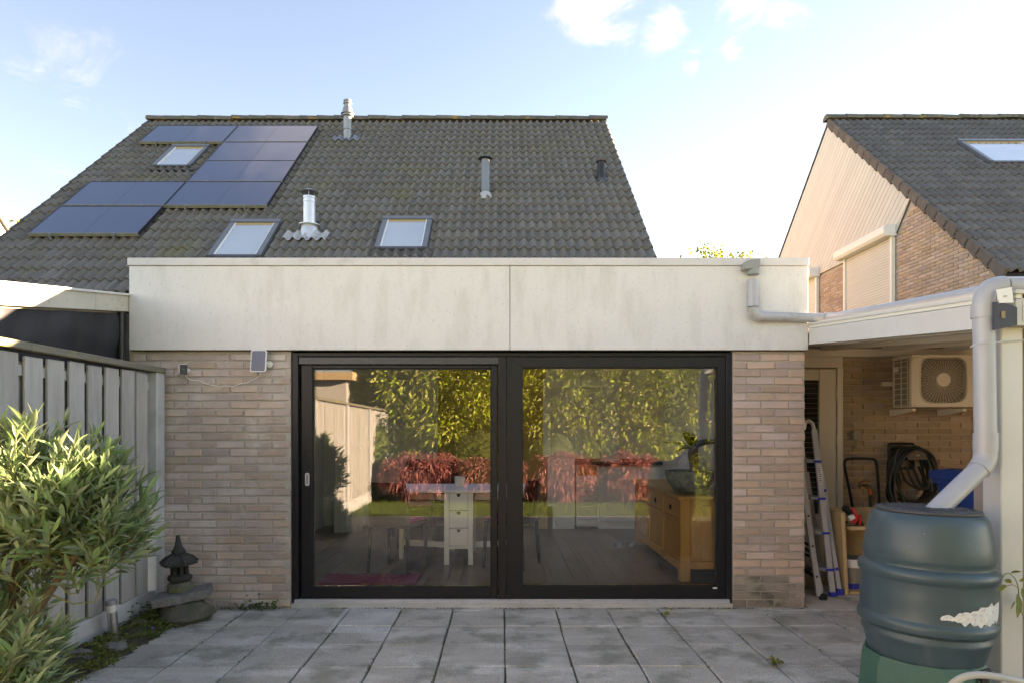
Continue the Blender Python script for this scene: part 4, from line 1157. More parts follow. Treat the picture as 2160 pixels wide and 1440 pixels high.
# torn remains of a paper label, wrapped on the body
def on_body(a, z):
    P = [(bz(p), pr(r)) for r, p in prof][::1]
    P.sort(); zs = [q[0] for q in P]; rs_ = [q[1] for q in P]
    r = float(np.interp(z, zs, rs_)) + .0012
    return BC + Vector((r*math.cos(a), r*math.sin(a), z))
lb = MB(); ra = random.Random(14); top_, bot_ = [], []
n = 56
for i in range(n+1):
    t = i/n; a = math.radians(-112 + 74*t)
    mid = 1270 - 6*t
    half = 23*min(1, (t*2.0)**.75)*(1 if t < .93 else 1-(t-.93)*5) + 2.6*math.sin(t*31) + 1.8*math.sin(t*67+1) + ra.uniform(-1.2,1.2)
    top_.append((a, bz(mid-half*.75-(4 if t > .5 else 0)+1.6*math.sin(t*43+2)))); bot_.append((a, bz(mid+max(2,half*.75)+1.5*math.sin(t*53)+ra.uniform(-.7,.7))))
m_ = 6
vs = [on_body(top_[i][0], top_[i][1]+(bot_[i][1]-top_[i][1])*j/m_) for j in range(m_+1) for i in range(n+1)]
lb.add(vs, [(j*(n+1)+i,j*(n+1)+i+1,(j+1)*(n+1)+i+1,(j+1)*(n+1)+i) for j in range(m_) for i in range(n)])
lb.build('torn_label', 'label_paper', barrel, smooth=True)
# tap
ta = math.radians(-70)
tp = on_body(ta, bz(1385)); tn = Vector((math.cos(ta), math.sin(ta), 0)); ts = Vector((-tn.y, tn.x, 0))
tb = MB(); tb.tube([tp, tp+tn*.05], .016, 12); tb.tube([tp+tn*.045+Vector((0,0,.012)), tp+tn*.05-Vector((0,0,.055))], .017, 12)
tapo = tb.build('tap', 'black_plastic', barrel, smooth=True)
MB().bar(tp+tn*.048-ts*.028+Vector((0,0,.026)), tp+tn*.048+ts*.028+Vector((0,0,.03)), .014, .022).build('tap_lever', 'black_plastic', tapo, bevel=.003)
XF[0] = Matrix.Identity(4)
st = MB().lathe([(pr(150)+.02,0),(pr(150)+.01,.02),(pr(138),.34),(pr(130),bz(1372)),(pr(118),bz(1374)),(pr(118),.30)], BC, 12, cap=False, phase=math.pi/12)
stand = st.build('stand', 'barrel_stand', barrel, smooth=True, angle=25)
hs = empty('grey_hose', (2.2, 2.3, .3), 'pale grey hose looping at the lower right corner', 'hose')
pts = [at(1985,1470,2.35), at(2005,1445,2.33), at(2030,1428,2.31), at(2065,1422,2.3), at(2110,1427,2.3), at(2170,1440,2.32), at(2230,1455,2.4), at(2300,1600,2.5)]
sm = []
for i in range(len(pts)-1):
    p0, p1, p2, p3 = pts[max(i-1,0)], pts[i], pts[i+1], pts[min(i+2,len(pts)-1)]
    for t in np.linspace(0,1,6)[:-1]:
        sm.append(.5*((2*p1)+(-p0+p2)*t+(2*p0-5*p1+4*p2-p3)*t*t+(-p0+3*p1-3*p2+p3)*t**3))
MB().tube(sm + [pts[-1]], .0125, 12).build('hose_line', 'hose_grey', hs, smooth=True)
def smooth_path(pts, k=6):
    out = []
    for i in range(len(pts)-1):
        p0, p1, p2, p3 = [Vector(p) for p in (pts[max(i-1,0)], pts[i], pts[i+1], pts[min(i+2,len(pts)-1)])]
        for t in np.linspace(0,1,k+1)[:-1]:
            out.append(.5*((2*p1)+(-p0+p2)*t+(2*p0-5*p1+4*p2-p3)*t*t+(-p0+3*p1-3*p2+p3)*t**3))
    return out + [Vector(pts[-1])]

# ------------------------------------------------------------------ air conditioner outdoor unit
ac = empty('air_conditioner', (4.33, 6.3, 1.55), 'beige air conditioner outdoor unit with round fan grille on the brick wall', 'air conditioner')
ax0, ax1, ay0, ay1, az0, az1 = 3.952, 4.74, 6.20, 6.50, 1.622, 2.128
cs = MB()
fcx, fcz, fr_ = 4.262, 1.884, .222
# casing with a round opening in front
cs.box(ax0, ax0+.006, ay0+.02, ay1, az0, az1-.03) if False else None
cs.box(ax1-.006, ax1, ay0, ay1, az0, az1); cs.box(ax0, ax1-.0062, ay0, ay1, az0, az0+.012); cs.box(ax0, ax1-.0062, ay1-.01, ay1, az0+.0122, az1-.03)
ring_o, ring_i = [], []
n = 48
def sq(a, r, e=5):
    c, s_ = math.cos(a), math.sin(a); k = (abs(c)**e + abs(s_)**e)**(-1/e); return fcx + r*k*c, fcz + r*k*s_
for i in range(n):
    a = 2*math.pi*i/n; ring_i.append(sq(a, fr_+.006, 4.5))
    c, s_ = math.cos(a), math.sin(a)
    k = min(((ax1-.0062-fcx) if c > 0 else (fcx-ax0))/max(abs(c),1e-6), ((az1-.03-fcz) if s_ > 0 else (fcz-az0-.0122))/max(abs(s_),1e-6))
    ring_o.append((fcx + k*c, fcz + k*s_))
V = [(x,ay0,z) for x,z in ring_o] + [(x,ay0,z) for x,z in ring_i] + [(fcx+(x-fcx)*.97,ay0+.014,fcz+(z-fcz)*.97) for x,z in ring_i]
cs.add(V, [(i,(i+1)%n,n+(i+1)%n,n+i) for i in range(n)] + [(n+i,n+(i+1)%n,2*n+(i+1)%n,2*n+i) for i in range(n)])
cas = cs.build('casing', 'beige_metal', ac)
MB().cbox(ax0-.006, ax1+.004, ay0-.006, ay1+.005, az1-.031, az1, .006).build('top_cover', 'beige_metal', ac)
MB().cbox(ax0, ax0+.05, ay0+.002, ay0+.05, az0+.013, az1-.032, .008).build('front_corner', 'beige_metal', ac)
MB().box(fcx-.26, fcx+.26, ay0+.10, ay0+.11, az0+.014, az1-.035).build('dark_interior', 'beige_inner', ac)
bl = MB()
for i in range(3):
    a = i*2.094+.4
    for s_ in range(1):
        P = []
        for rr, tw in ((.05,.5),(.20,.25)):
            for da, dy in ((-.42, .02),(.42,-.02)):
                P.append((fcx+rr*math.cos(a+da), ay0+.07+dy, fcz+rr*math.sin(a+da)))
        bl.add(P, [(0,1,3,2)])
bl.build('fan_blade', 'beige_inner', ac)
gr = MB()
for k in range(13):
    r = .072 + k*.0123
    gr.tube([(fcx+r*math.cos(2*math.pi*i/40), ay0+.006, fcz+r*math.sin(2*math.pi*i/40)) for i in range(40)], .0016, 4, closed=True)
for k in range(44):
    a = 2*math.pi*k/44; r1 = .225 if True else 0
    x1, z1 = sq(a, .222, 4.5)
    gr.tube([(fcx+.06*math.cos(a), ay0+.0085, fcz+.06*math.sin(a)), (x1, ay0+.0085, z1)], .0015, 4)
for ca in (45, 135, 225, 315):
    for k in range(6):
        r = .236 + k*.0125; a0_ = math.radians(ca); P = []
        for da in np.linspace(-.42,.42,9):
            a = a0_+da; x, z = fcx+r*math.cos(a), fcz+r*math.sin(a)
            if abs(x-fcx) < .222 and abs(z-fcz) < .222: P.append((x, ay0+.006, z))
        if len(P) > 1: gr.tube(P, .0016, 4)
gr.build('fan_grille', 'beige_metal', ac)
MB().tube([(fcx, ay0+.012, fcz), (fcx, ay0-.002, fcz)], .064, 32).build('grille_hub', 'beige_metal', ac, smooth=True, angle=30)
rm = MB(); rm.tube([(x, ay0-.002, z) for x, z in ring_i], .007, 6, closed=True); rm.build('grille_rim', 'beige_metal', ac, smooth=True)
sg = MB()
for zz in np.linspace(az0+.02, az1-.06, 9): sg.box(ax0-.003, ax0+.002, ay0+.055, ay1-.004, zz, zz+.007)
for yy in (ay0+.055, ay0+.155, ay1-.03): sg.box(ax0-.0032, ax0+.0018, yy, yy+.012, az0+.012, az1-.035)
sg.build('side_grid', 'beige_metal', ac)
MB().box(ax0+.004, ax0+.012, ay0+.056, ay1-.012, az0+.014, az1-.034).build('coil_fins', 'fin_metal', ac)
MB().box(ax0-.0062, ax0-.0034, ay0+.20, ay1-.02, az1-.15, az1-.10).build('side_handle', 'white_plastic', ac)
for xx in (ax0-.01, ax0+.48):
    arm = MB(); arm.prism([(ay0-.02,az0-.016),(BY-.004,az0-.016),(BY-.004,az0-.085),(BY-.05,az0-.085),(ay0-.02,az0-.042)], 'yz', xx, xx+.035)
    arm.build('wall_bracket', 'beige_metal', ac)
MB().box(ax1-.11, ax1-.03, ay0-.002, ay0-.0005, 1.80, 1.86).build('data_plate', 'fin_metal', ac)
rail = MB(); c = at(1857, 805, BY); rail.cbox(c.x, c.x+.16, BY-.04, BY-.004, c.z-.045, c.z, .003)
tag(rail.build('wall_bracket_rail', 'beige_metal', None), 'short beige bracket rail on the bricks left of the air conditioner', 'bracket')
jb = empty('junction_box', at(1803, 927, BY-.02), 'small grey junction box with a hooked pipe on the brown bricks', 'junction box')
c = at(1803, 917, BY); MB().cbox(c.x-.04, c.x+.045, BY-.05, BY-.003, c.z-.045, c.z+.05, .005).build('box', 'fin_metal', jb)
MB().tube(smooth_path([(c.x+.0,BY-.025,c.z-.045),(c.x+.005,BY-.025,c.z-.10),(c.x-.005,BY-.028,c.z-.125),(c.x-.035,BY-.03,c.z-.125)],4), .012, 8).build('conduit', 'fin_metal', jb, smooth=True)

# ------------------------------------------------------------------ hose, hand truck, tap, bin, ladders, cabinet
hh = empty('hose_hanger', at(1918, 960, BY), 'black wall hanger with coils of black garden hose on the brick wall', 'garden hose')
hc = at(1911, 985, BY-.07)
MB().cbox(hc.x-.15, hc.x+.12, BY-.03, BY-.003, hc.z-.02, hc.z+.25, .02).build('hanger_board', 'black_plastic', hh)
hk = MB(); pts = [(hc.x+.03+.10*math.cos(a), hc.z+.10+.085*math.sin(a)) for a in np.linspace(-.25, math.pi+.25, 16)]
hk.prism(pts, 'xz', BY-.20, BY-.03); hk.build('hanger_saddle', 'black_plastic', hh, bevel=.006)
lg = MB().box(hc.x+.02, hc.x+.05, BY-.2035, BY-.2005, hc.z+.12, hc.z+.135).build('maker_plate', 'fin_metal', hh)
rh = random.Random(77)
for k in range(13):
    w, dr = rh.uniform(.16,.225), rh.uniform(.52,.72)
    yy = BY - .05 - .012*k + rh.uniform(-.004,.004); x0 = hc.x+.02+rh.uniform(-.02,.02); zt_k = hc.z+.19+rh.uniform(-.012,.025)
    P = []
    for i in range(40):
        a = 2*math.pi*i/40
        sx, sz = math.sin(a), math.cos(a)
        x = x0 + w*(abs(sx)**.8*(1 if sx > 0 else -1))*(1 + .10*math.sin(2*a+k)) + .02*math.sin(3*a+k*1.7)
        z = zt_k - dr/2 + dr/2*sz
        P.append((x, yy+.02*math.sin(a*2+k), z))
    MB().tube(P, .0125, 8, closed=True).build('hose_loop', 'hose' if k not in (4,9) else 'hose_green', hh, smooth=True)
for k in range(4):
    a = rh.uniform(-.1,.1)
    P = [(hc.x-.14+.06*k, BY-.20, hc.z+.02), (hc.x-.08+.08*k, BY-.215, hc.z-.14-.03*k), (hc.x+.10+.02*k, BY-.21, hc.z-.20+.03*k), (hc.x+.16, BY-.19, hc.z+.02)]
    MB().tube(smooth_path(P,6), .0115, 8).build('loose_loop', 'hose', hh, smooth=True)
ht = empty('hand_truck', at(1816, 1150, 6.2), 'black tubular hand truck handle standing before the bricks', 'hand truck')
P = [at(1803,1100,6.3), at(1795,1050,6.28), at(1787,1010,6.26), at(1781.5,980,6.25), at(1784,969,6.25), at(1793,966.5,6.25), at(1815,965.8,6.25), at(1838,966.5,6.25), at(1847,970,6.25), at(1850,982,6.25), at(1852,1010,6.26), at(1854,1045,6.28), at(1855,1100,6.3)]
MB().tube(smooth_path([tuple(p) for p in P], 5), .0135, 10).build('handle_tube', 'black_plastic', ht, smooth=True)
b0, b1 = at(1803,1100,6.3), at(1855,1100,6.3)
for b_ in (b0, b1): MB().tube([b_, (b_.x, 6.3, .02)], .0135, 8).build('upright', 'black_plastic', ht, smooth=True)
MB().box(b0.x-.02, b1.x+.02, 6.1, 6.31, .0, .012).build('toe_plate', 'black_plastic', ht)
tpn = empty('garden_tap', at(1819, 1024, BY), 'old brass garden tap with orange hose connector on the bricks', 'tap')
c = at(1819, 1022, BY)
MB().tube([(c.x,BY-.002,c.z),(c.x,BY-.03,c.z)], .045, 16).build('wall_rose', 'brass', tpn, smooth=True, angle=30)
tb = MB(); tb.tube([(c.x,BY-.03,c.z),(c.x,BY-.09,c.z-.005),(c.x+.015,BY-.11,c.z-.03)], .018, 10); tb.build('spout', 'brass', tpn, smooth=True)
MB().tube([(c.x-.035,BY-.075,c.z+.045),(c.x+.035,BY-.075,c.z+.045)], .009, 8).build('handle', 'brass', tpn, smooth=True)
MB().tube([(c.x+.015,BY-.11,c.z-.03),(c.x+.018,BY-.112,c.z-.085)], .019, 12).build('hose_connector', 'orange_plastic', tpn, smooth=True)
MB().tube(smooth_path([(c.x+.018,BY-.112,c.z-.08),(c.x+.016,BY-.115,c.z-.18),(c.x+.02,BY-.12,c.z-.32),(c.x+.06,BY-.16,.02)],5), .0125, 8).build('hose_end', 'hose_green', tpn, smooth=True)
bn = empty('wheelie_bin', (4.06, 5.3, 0), 'blue wheelie bin half hidden behind the barrel', 'bin')
bx0, bx1 = 3.80, 4.32
bd = MB(); P = []
for (z, i_) in ((.06,.06),(.93,0)):
    for (x, y) in ((bx0+.04+i_,5.10+i_),(bx1-.02-i_,5.10+i_),(bx1-.02-i_,5.68-i_),(bx0+.04+i_,5.68-i_)): P.append((x,y,z))
bd.add(P, [(3,2,1,0),(4,5,6,7),(0,1,5,4),(1,2,6,5),(2,3,7,6),(3,0,4,7)]); bd.build('bin_body', 'bin_blue', bn, bevel=.012)
MB().box(bx0+.015, bx1+.005, 5.075, 5.705, .931, .968).build('rim', 'bin_blue', bn, bevel=.006)
ld = MB(); ld.prism([(5.05,.97),(5.07,1.015),(5.2,1.055),(5.5,1.07),(5.72,1.04),(5.72,.97)], 'yz', bx0-.005, bx1+.02); ld.build('bin_lid', 'bin_blue', bn, bevel=.01)
for x in (bx0+.05, bx1-.05): MB().tube([(x-.02,5.66,.10),(x+.03,5.66,.10)], .10, 16).build('bin_wheel', 'black_plastic', bn, smooth=True, angle=30)

def rail_seg(mb, p, q, w, d): return mb.bar(p, q, w, d, up=(0,1,0))
lad = empty('extension_ladder', (2.62, 5.4, 0), 'folded aluminium extension ladder leaning behind the right brick pier', 'ladder')
LB = [Vector((2.615,5.30,.03)), Vector((2.655,5.36,.035)), Vector((2.69,5.42,.04))]
for k, b0 in enumerate(LB):
    top = Vector((2.475+.012*k, 5.48+.06*k, 1.62-.25*k))
    for s in (0, .34):
        off = Vector((.0+.02*s, s, 0))
        if s: off = Vector((.02, s, 0))
        MB().bar(b0+off, top+off, .040, .022, up=(0,1,0)).build('stile', 'alu', lad, bevel=.002)
    for i in range(6):
        t = .1 + i*.155; p = b0.lerp(top, t)
        MB().box(p.x-.009, p.x+.009, p.y-.014, p.y-.0125, p.z-.012, p.z+.012).build('rung_end', 'rubber', lad) if False else None
        MB().tube([p+Vector((0,-.013,0)), p+Vector((.02,.35,0))], .011, 4).build('rung', 'rubber', lad)
MB().cbox(2.62, 2.67, 5.27, 5.32, -.0, .05, .006).build('rubber_foot', 'black_plastic', lad)
sl_ = empty('step_ladder', (2.8, 5.4, 0), 'aluminium step ladder with blue feet beside the wooden cabinet', 'step ladder')
SF, ST = at(1756,1250,5.42), at(1717,905,5.62)
MB().bar(SF, ST, .045, .022, up=(0,1,0)).build('front_rail', 'alu', sl_, bevel=.002)
s2 = Vector((.05,.38,0))
MB().bar(SF+s2, ST+s2, .045, .022, up=(0,1,0)).build('front_rail', 'alu', sl_, bevel=.002)
P = [ST+Vector((0,0,-.02)), ST+Vector((-.01,0,.04)), ST+Vector((-.04,0,.072)), ST+Vector((-.075,.0,.06)), ST+Vector((-.09,0,0))]
MB().tube(smooth_path([tuple(p) for p in P],5), .016, 8).build('top_hoop', 'alu', sl_, smooth=True)
RF, RT = at(1770,1243,5.46), at(1733,1000,5.62)
MB().bar(RF, RT, .036, .020, up=(0,1,0)).build('rear_leg', 'alu', sl_, bevel=.002)
P = [RT+Vector((.004,0,-.01)), RT+Vector((-.012,0,.05)), RT+Vector((-.05,0,.085))]
MB().tube(smooth_path([tuple(p) for p in P],5), .014, 8).build('leg_hoop', 'alu', sl_, smooth=True)
MB().bar(RF+s2, RT+s2, .036, .020, up=(0,1,0)).build('rear_leg', 'alu', sl_, bevel=.002)
for t in (.14, .36, .57, .8):
    p = SF.lerp(ST, t); MB().box(p.x-.085, p.x+.03, p.y+.012, p.y+.37, p.z-.012, p.z+.012).build('tread', 'alu', sl_)
    MB().box(p.x-.04, p.x+.026, p.y-.018, p.y-.0125, p.z-.010, p.z+.010).build('tread_cap', 'blue_plastic', sl_)
for p, w in ((SF,.05), (RF,.042)):
    MB().cbox(p.x-w/2, p.x+w/2+.006, p.y-.02, p.y+.02, p.z-.045, p.z+.012, .004).build('blue_foot', 'blue_plastic', sl_)
p = RF.lerp(RT, .75)
for t in (.18, .86):
    p = RF.lerp(RT, t); MB().tube([p+Vector((0,-.013,0)), p+Vector((0,-.018,0))], .014, 14).build('rivet_cap', 'blue_plastic', sl_)
p = SF.lerp(ST, .78); q = SF.lerp(ST, .66)
stc = MB().bar(q+Vector((0,-.0125,0)), p+Vector((0,-.0125,0)), .030, .002, up=(0,1,0)).build('instruction_sticker', 'sticker', sl_)
for t in np.linspace(.1,.9,9):
    a = q.lerp(p, t); MB().box(a.x-.010, a.x+.010*(1 if int(t*20)%3 else .4), a.y-.0152, a.y-.0140, a.z-.003, a.z+.003).build('print_line', 'rubber', sl_)

cab = empty('wooden_cabinet', (3.0, 5.6, 0), 'open chipboard cabinet with tools and a bucket behind the barrel', 'cabinet')
cy0, cy1 = 5.47, 5.80
zc = at(1785, 1078, cy0).z
P = [at(1783,1253,cy0), at(1790,1253,cy0), at(1782,1080,cy0), at(1774,1080,cy0)]
sd_ = MB(); V = [(p.x,cy0,max(0,p.z)) for p in P] + [(p.x,cy1,max(0,p.z)) for p in P]
sd_.add(V, [(0,1,2,3),(7,6,5,4),(0,4,5,1),(1,5,6,2),(2,6,7,3),(3,7,4,0)]); sd_.build('side_panel', 'osb', cab)
x0, x1 = at(1786,0,cy0).x+.03, 3.42
MB().box(x1, x1+.018, cy0, cy1, .0, zc).build('side_panel', 'osb', cab)
MB().box(x0, x1-.001, cy0+.005, cy1-.01, at(0,1117,cy0).z, at(0,1110,cy0).z).build('shelf', 'osb', cab)
MB().box(x0, x1-.001, cy0+.005, cy1-.01, .002, .020).build('bottom_board', 'osb', cab)
MB().box(x0-.03, x1-.001, cy1-.009, cy1, .002, zc).build('back_board', 'osb', cab)
zs = at(0,1110,cy0).z + .001
tl = empty('power_tool', (2.97, 5.6, zs), 'red and black power tool lying on the cabinet shelf', 'power tool')
P = [at(1783,1072,5.55), at(1795,1082,5.55), at(1805,1098,5.57), at(1812,1107,5.6)]
MB().tube(smooth_path([tuple(p) for p in P],4), [.028]*4+[.036]*4+[.04]*4+[.03], 10).build('tool_body', 'black_plastic', tl, smooth=True)
P = [at(1797,1070,5.53), at(1803,1079,5.52), at(1806,1090,5.52), at(1801,1100,5.52), at(1793,1100,5.52)]
MB().tube(smooth_path([tuple(p) for p in P],5), .018, 8).build('tool_grip', 'red_plastic', tl, smooth=True)
P = [at(1806,1088,5.51), at(1813,1086,5.51), at(1815,1096,5.51), at(1813,1106,5.51)]
MB().tube(smooth_path([tuple(p) for p in P],5), .011, 8).build('guard_rim', 'red_plastic', tl, smooth=True)
MB().tube([at(1790,1093,5.52), at(1800,1088,5.52)], .024, 12).build('motor_cap', 'white_plastic', tl, smooth=True)
MB().tube([at(1779,1070,5.5), at(1788,1073,5.5)], .027, 12).build('black_knob', 'black_plastic', tl, smooth=True, angle=30)
MB().bar(at(1785,1100,5.5), at(1815,1112,5.54), .03, .02).build('cutting_bar', 'black_plastic', tl)
bk = empty('paint_bucket', (3.03, 5.68, .02), 'grey paint-splashed bucket inside the chipboard cabinet', 'bucket')
bc_ = Vector((3.055, 5.66, .021))
MB().lathe([(.0,0),(.105,0),(.125,.26),(.128,.262),(.118,.262),(.10,.02),(0,.02)], bc_, 24).build('bucket_body', 'fin_metal', bk, smooth=True, angle=40)
MB().lathe([(.1285,.19),(.1302,.20),(.133,.262),(.1285,.263)], bc_, 24, cap=False).build('paint_drips', 'white_plastic', bk, smooth=True)
MB().lathe([(.1075,.004),(.1125,.05),(.1085,.052)], bc_, 24, cap=False).build('blue_band', 'blue_plastic', bk, smooth=True)

# ------------------------------------------------------------------ the room behind the glass
FZ = .052
room = empty('dining_room', (0, 7, 0), 'dining room shell with white and ochre walls behind the glass doors', 'room')
MB().box(-2.6, -2.52, 5.38, 9.1, FZ, 2.40).build('left_wall', 'plaster_white', room)
MB().box(2.20, 2.28, 5.38, 9.1, FZ, 2.40).build('right_wall', 'plaster_white', room)
MB().box(-2.6, -.9, 9.1, 9.18, FZ, 2.40).build('back_wall', 'plaster_white', room)
MB().box(-.9, .62, 9.102, 9.182, FZ, 2.40).build('ochre_wall', 'plaster_ochre', room)
MB().box(.62, 2.28, 9.1, 9.18, 1.0, 2.40).build('kitchen_wall', 'plaster_white', room)
for (a, b_, c_, d_) in ((-2.6, RLX0, 5.30, 9.2), (RLX1, 2.28, 5.30, 9.2), (RLX0+.001, RLX1-.001, 5.30, RLY0), (RLX0+.001, RLX1-.001, RLY1, 9.2)):
    MB().box(a, b_, c_, d_, 2.36, 2.404).build('ceiling', 'plaster_white', room)
MB().box(-2.6, 2.28, 5.262, 9.2, -.03, FZ-.012).build('floor_base', 'underlay', room)
MB().box(-2.52, -2.505, 5.4, 9.1, FZ, FZ+.12).build('skirting', 'white_furniture', room)
bm_ = shared_mesh('floor_board', MB().cbox(-.094, .094, -.6, .6, -.012, 0, .0012), 'floor_wood')
rw = random.Random(12)
for i in range(26):
    x = -2.48 + .19*i; off = rw.uniform(0, 1.2)
    y = 5.27 + .6 - off
    while y - .6 < 9.1:
        if y + .6 > 5.27:
            o = link_mesh('floor_board', bm_, room, (x, y, FZ))
            lo_, hi_ = max(y-.6, 5.265), min(y+.6, 9.1)
            o.location.y = (lo_+hi_)/2 - WO[room.name].y; o.scale.y = (hi_-lo_-.002)/1.2
        y += 1.2
# kitchen at the back: white panel, drawers, cabinets, dark worktop, white door frame
kit = empty('kitchen_units', (1.2, 8.9, FZ), 'white kitchen base units with dark worktop at the back of the room', 'kitchen units')
ky = 8.80
kx = lambda px: (px-CX)/FPX*ky
MB().box(kx(1155), kx(1212), ky-.0, 9.09, FZ, 1.02).build('end_panel', 'white_furniture', kit)
MB().box(kx(1216), kx(1262), ky+.02, 9.09, FZ+.03, .93).build('drawer_stack', 'white_furniture', kit)
for i in range(5):
    z0 = FZ+.05+i*.135
    d = MB().cbox(kx(1219), kx(1259), ky-.0, ky+.0195, z0, z0+.125, .004).build('drawer_front', 'white_furniture', kit)
    xc = (kx(1219)+kx(1259))/2
    MB().tube([(xc-.035,ky-.012,z0+.07),(xc-.02,ky-.022,z0+.062),(xc+.02,ky-.022,z0+.062),(xc+.035,ky-.012,z0+.07)], .005, 6).build('drawer_handle', 'steel', kit, smooth=True)
MB().box(kx(1219), kx(1259), ky+.0, ky+.0195, FZ+.73, .92).build('open_shelf', 'oak', kit)
for (a, b_) in ((1264,1324),(1326,1400)):
    MB().cbox(kx(a), kx(b_), ky, ky+.02, FZ+.10, .90, .004).build('cabinet_door', 'white_furniture', kit)
    MB().cbox(kx(a)+.06, kx(b_)-.06, ky-.006, ky-.0002, FZ+.18, .82, .004).build('door_panel', 'white_furniture', kit)
MB().box(kx(1262), kx(1400), ky+.022, 9.09, FZ, .90).build('cabinet_body', 'white_furniture', kit)
MB().box(kx(1214), kx(1405), ky-.03, 9.09, .925, .965).build('worktop', 'counter', kit)
for (a, b_) in ((1148,1164),(1272,1312)):
    MB().box(kx(a), kx(b_), 8.99, 9.095, .97 if a > 1200 else 1.03, 2.12).build('white_upright', 'white_furniture', kit)
MB().box(kx(1164)+.001, kx(1272)-.001, 8.99, 9.095, 2.0, 2.12).build('white_lintel', 'white_furniture', kit)
hd_ = at(1144, 1025, 8.95)
hs_ = empty('stone_head_sculpture', (hd_.x, 8.93, FZ), 'serene stone head sculpture on a pedestal against the ochre wall', 'sculpture')
MB().box(hd_.x-.13, hd_.x+.13, 8.80, 9.06, FZ, hd_.z-.26).build('pedestal', 'plaster_ochre', hs_)
MB().lathe([(.0,-.26),(.07,-.25),(.065,-.17),(.09,-.13),(.115,-.04),(.12,.05),(.10,.14),(.06,.19),(.05,.20),(.045,.24),(.0,.27)], (hd_.x,8.93,hd_.z), 20).build('head', 'gold_stone', hs_, smooth=True, angle=80)
nose = MB(); nose.add([(hd_.x,8.795,hd_.z-.03),(hd_.x-.02,8.825,hd_.z-.035),(hd_.x+.02,8.825,hd_.z-.035),(hd_.x,8.825,hd_.z+.06)], [(0,1,3),(0,3,2),(0,2,1)])
nose.build('nose', 'gold_stone', hs_)
for s in (-1,1):
    MB().tube([(hd_.x+s*.022,8.822,hd_.z+.022),(hd_.x+s*.05,8.828,hd_.z+.014),(hd_.x+s*.075,8.85,hd_.z+.024)], .006, 6).build('eyelid', 'gold_stone', hs_, smooth=True)
    MB().tube([(hd_.x+s*.115,8.93,hd_.z+.05),(hd_.x+s*.128,8.93,hd_.z-.02),(hd_.x+s*.115,8.93,hd_.z-.10)], .018, 6).build('ear', 'gold_stone', hs_, smooth=True)
MB().tube([(hd_.x-.035,8.83,hd_.z-.075),(hd_.x,8.815,hd_.z-.08),(hd_.x+.035,8.83,hd_.z-.075)], .009, 6).build('lips', 'gold_stone', hs_, smooth=True)
# leaning plank panel
pp = empty('plank_panel', at(733,1120,8.5), 'pale panel of five rough planks leaning at the back left of the room', 'plank panel')
for i in range(5):
    x0, x1 = -2.235 + i*.0775, -2.235 + (i+1)*.0775 - .005
    P = [(x0+.02, 8.50, FZ),(x1+.02,8.50,FZ),(x1+.02,8.53,FZ),(x0+.02,8.53,FZ),(x0-.015,8.72,1.17),(x1-.015,8.72,1.17),(x1-.015,8.75,1.17),(x0-.015,8.75,1.17)]
    MB().add(P, [(3,2,1,0),(4,5,6,7),(0,1,5,4),(1,2,6,5),(2,3,7,6),(3,0,4,7)]).build('plank', 'raw_plank', pp)
# gate-leg table
tb_ = empty('drop_leaf_table', (-.43, 6.8, FZ), 'white drop-leaf table with drawers in its middle column', 'table')
tx, ty0, ty1, tz = -.43, 6.43, 7.2, .80
MB().cbox(tx-.145, tx+.145, ty0-.02, ty1+.02, tz-.028, tz, .004).build('centre_top', 'white_furniture', tb_)
MB().cbox(tx-.775, tx-.147, ty0-.02, ty1+.02, tz-.028, tz, .004).build('leaf', 'white_furniture', tb_)
MB().cbox(tx+.147, tx+.775, ty0-.02, ty1+.02, tz-.028, tz, .004).build('leaf', 'white_furniture', tb_)
for sx in (-1, 1):
    for yy in (ty0, ty1-.05):
        MB().cbox(tx+sx*.12-.025, tx+sx*.12+.025, yy, yy+.05, FZ, tz-.029, .003).build('leg', 'white_furniture', tb_)
    MB().box(tx+sx*.12-.012, tx+sx*.12+.012, ty0+.051, ty1-.051, FZ+.17, tz-.03).build('column_side', 'white_furniture', tb_)
for i in range(3):
    z0 = FZ+.19+i*.178
    d = MB().cbox(tx-.092, tx+.092, ty0+.004, ty0+.024, z0, z0+.172, .003).build('drawer', 'white_furniture', tb_)
    MB().prism([(tx-.02,z0+.165),(tx+.02,z0+.165),(tx+.012,z0+.135),(tx-.012,z0+.135)], 'xz', ty0+.002, ty0+.0036).build('finger_cutout', 'underlay', d)
MB().box(tx-.094, tx+.094, ty0+.004, ty0+.03, FZ+.16, FZ+.187).build('column_rail', 'white_furniture', tb_)
for sx in (-1, 1):
    gx = tx + sx*.62; gy = 6.75
    MB().cbox(gx-.022, gx+.022, gy-.022, gy+.022, FZ, tz-.03, .003).build('gate_leg', 'white_furniture', tb_)
    MB().bar((tx+sx*.15, 6.62, FZ+.17), (gx-sx*.02, gy, FZ+.17), .02, .06).build('gate_rail', 'white_furniture', tb_)
    MB().bar((tx+sx*.15, 6.62, tz-.09), (gx-sx*.02, gy, tz-.09), .02, .06).build('gate_rail', 'white_furniture', tb_)
cd = at(970, 1030, 6.8); cj = empty('candle_glass', (cd.x, 6.8, tz), 'white candle glass standing on the dining table', 'candle glass')
MB().lathe([(.0,.002),(.05,.002),(.055,.02),(.055,.11),(.049,.11),(.049,.02),(0,.02)], (cd.x,6.8,tz), 20).build('glass_cup', 'candle', cj, smooth=True, angle=40)
MB().lathe([(.0,.021),(.045,.021),(.045,.07),(0,.075)], (cd.x,6.8,tz), 16).build('wax', 'white_plastic', cj, smooth=True)
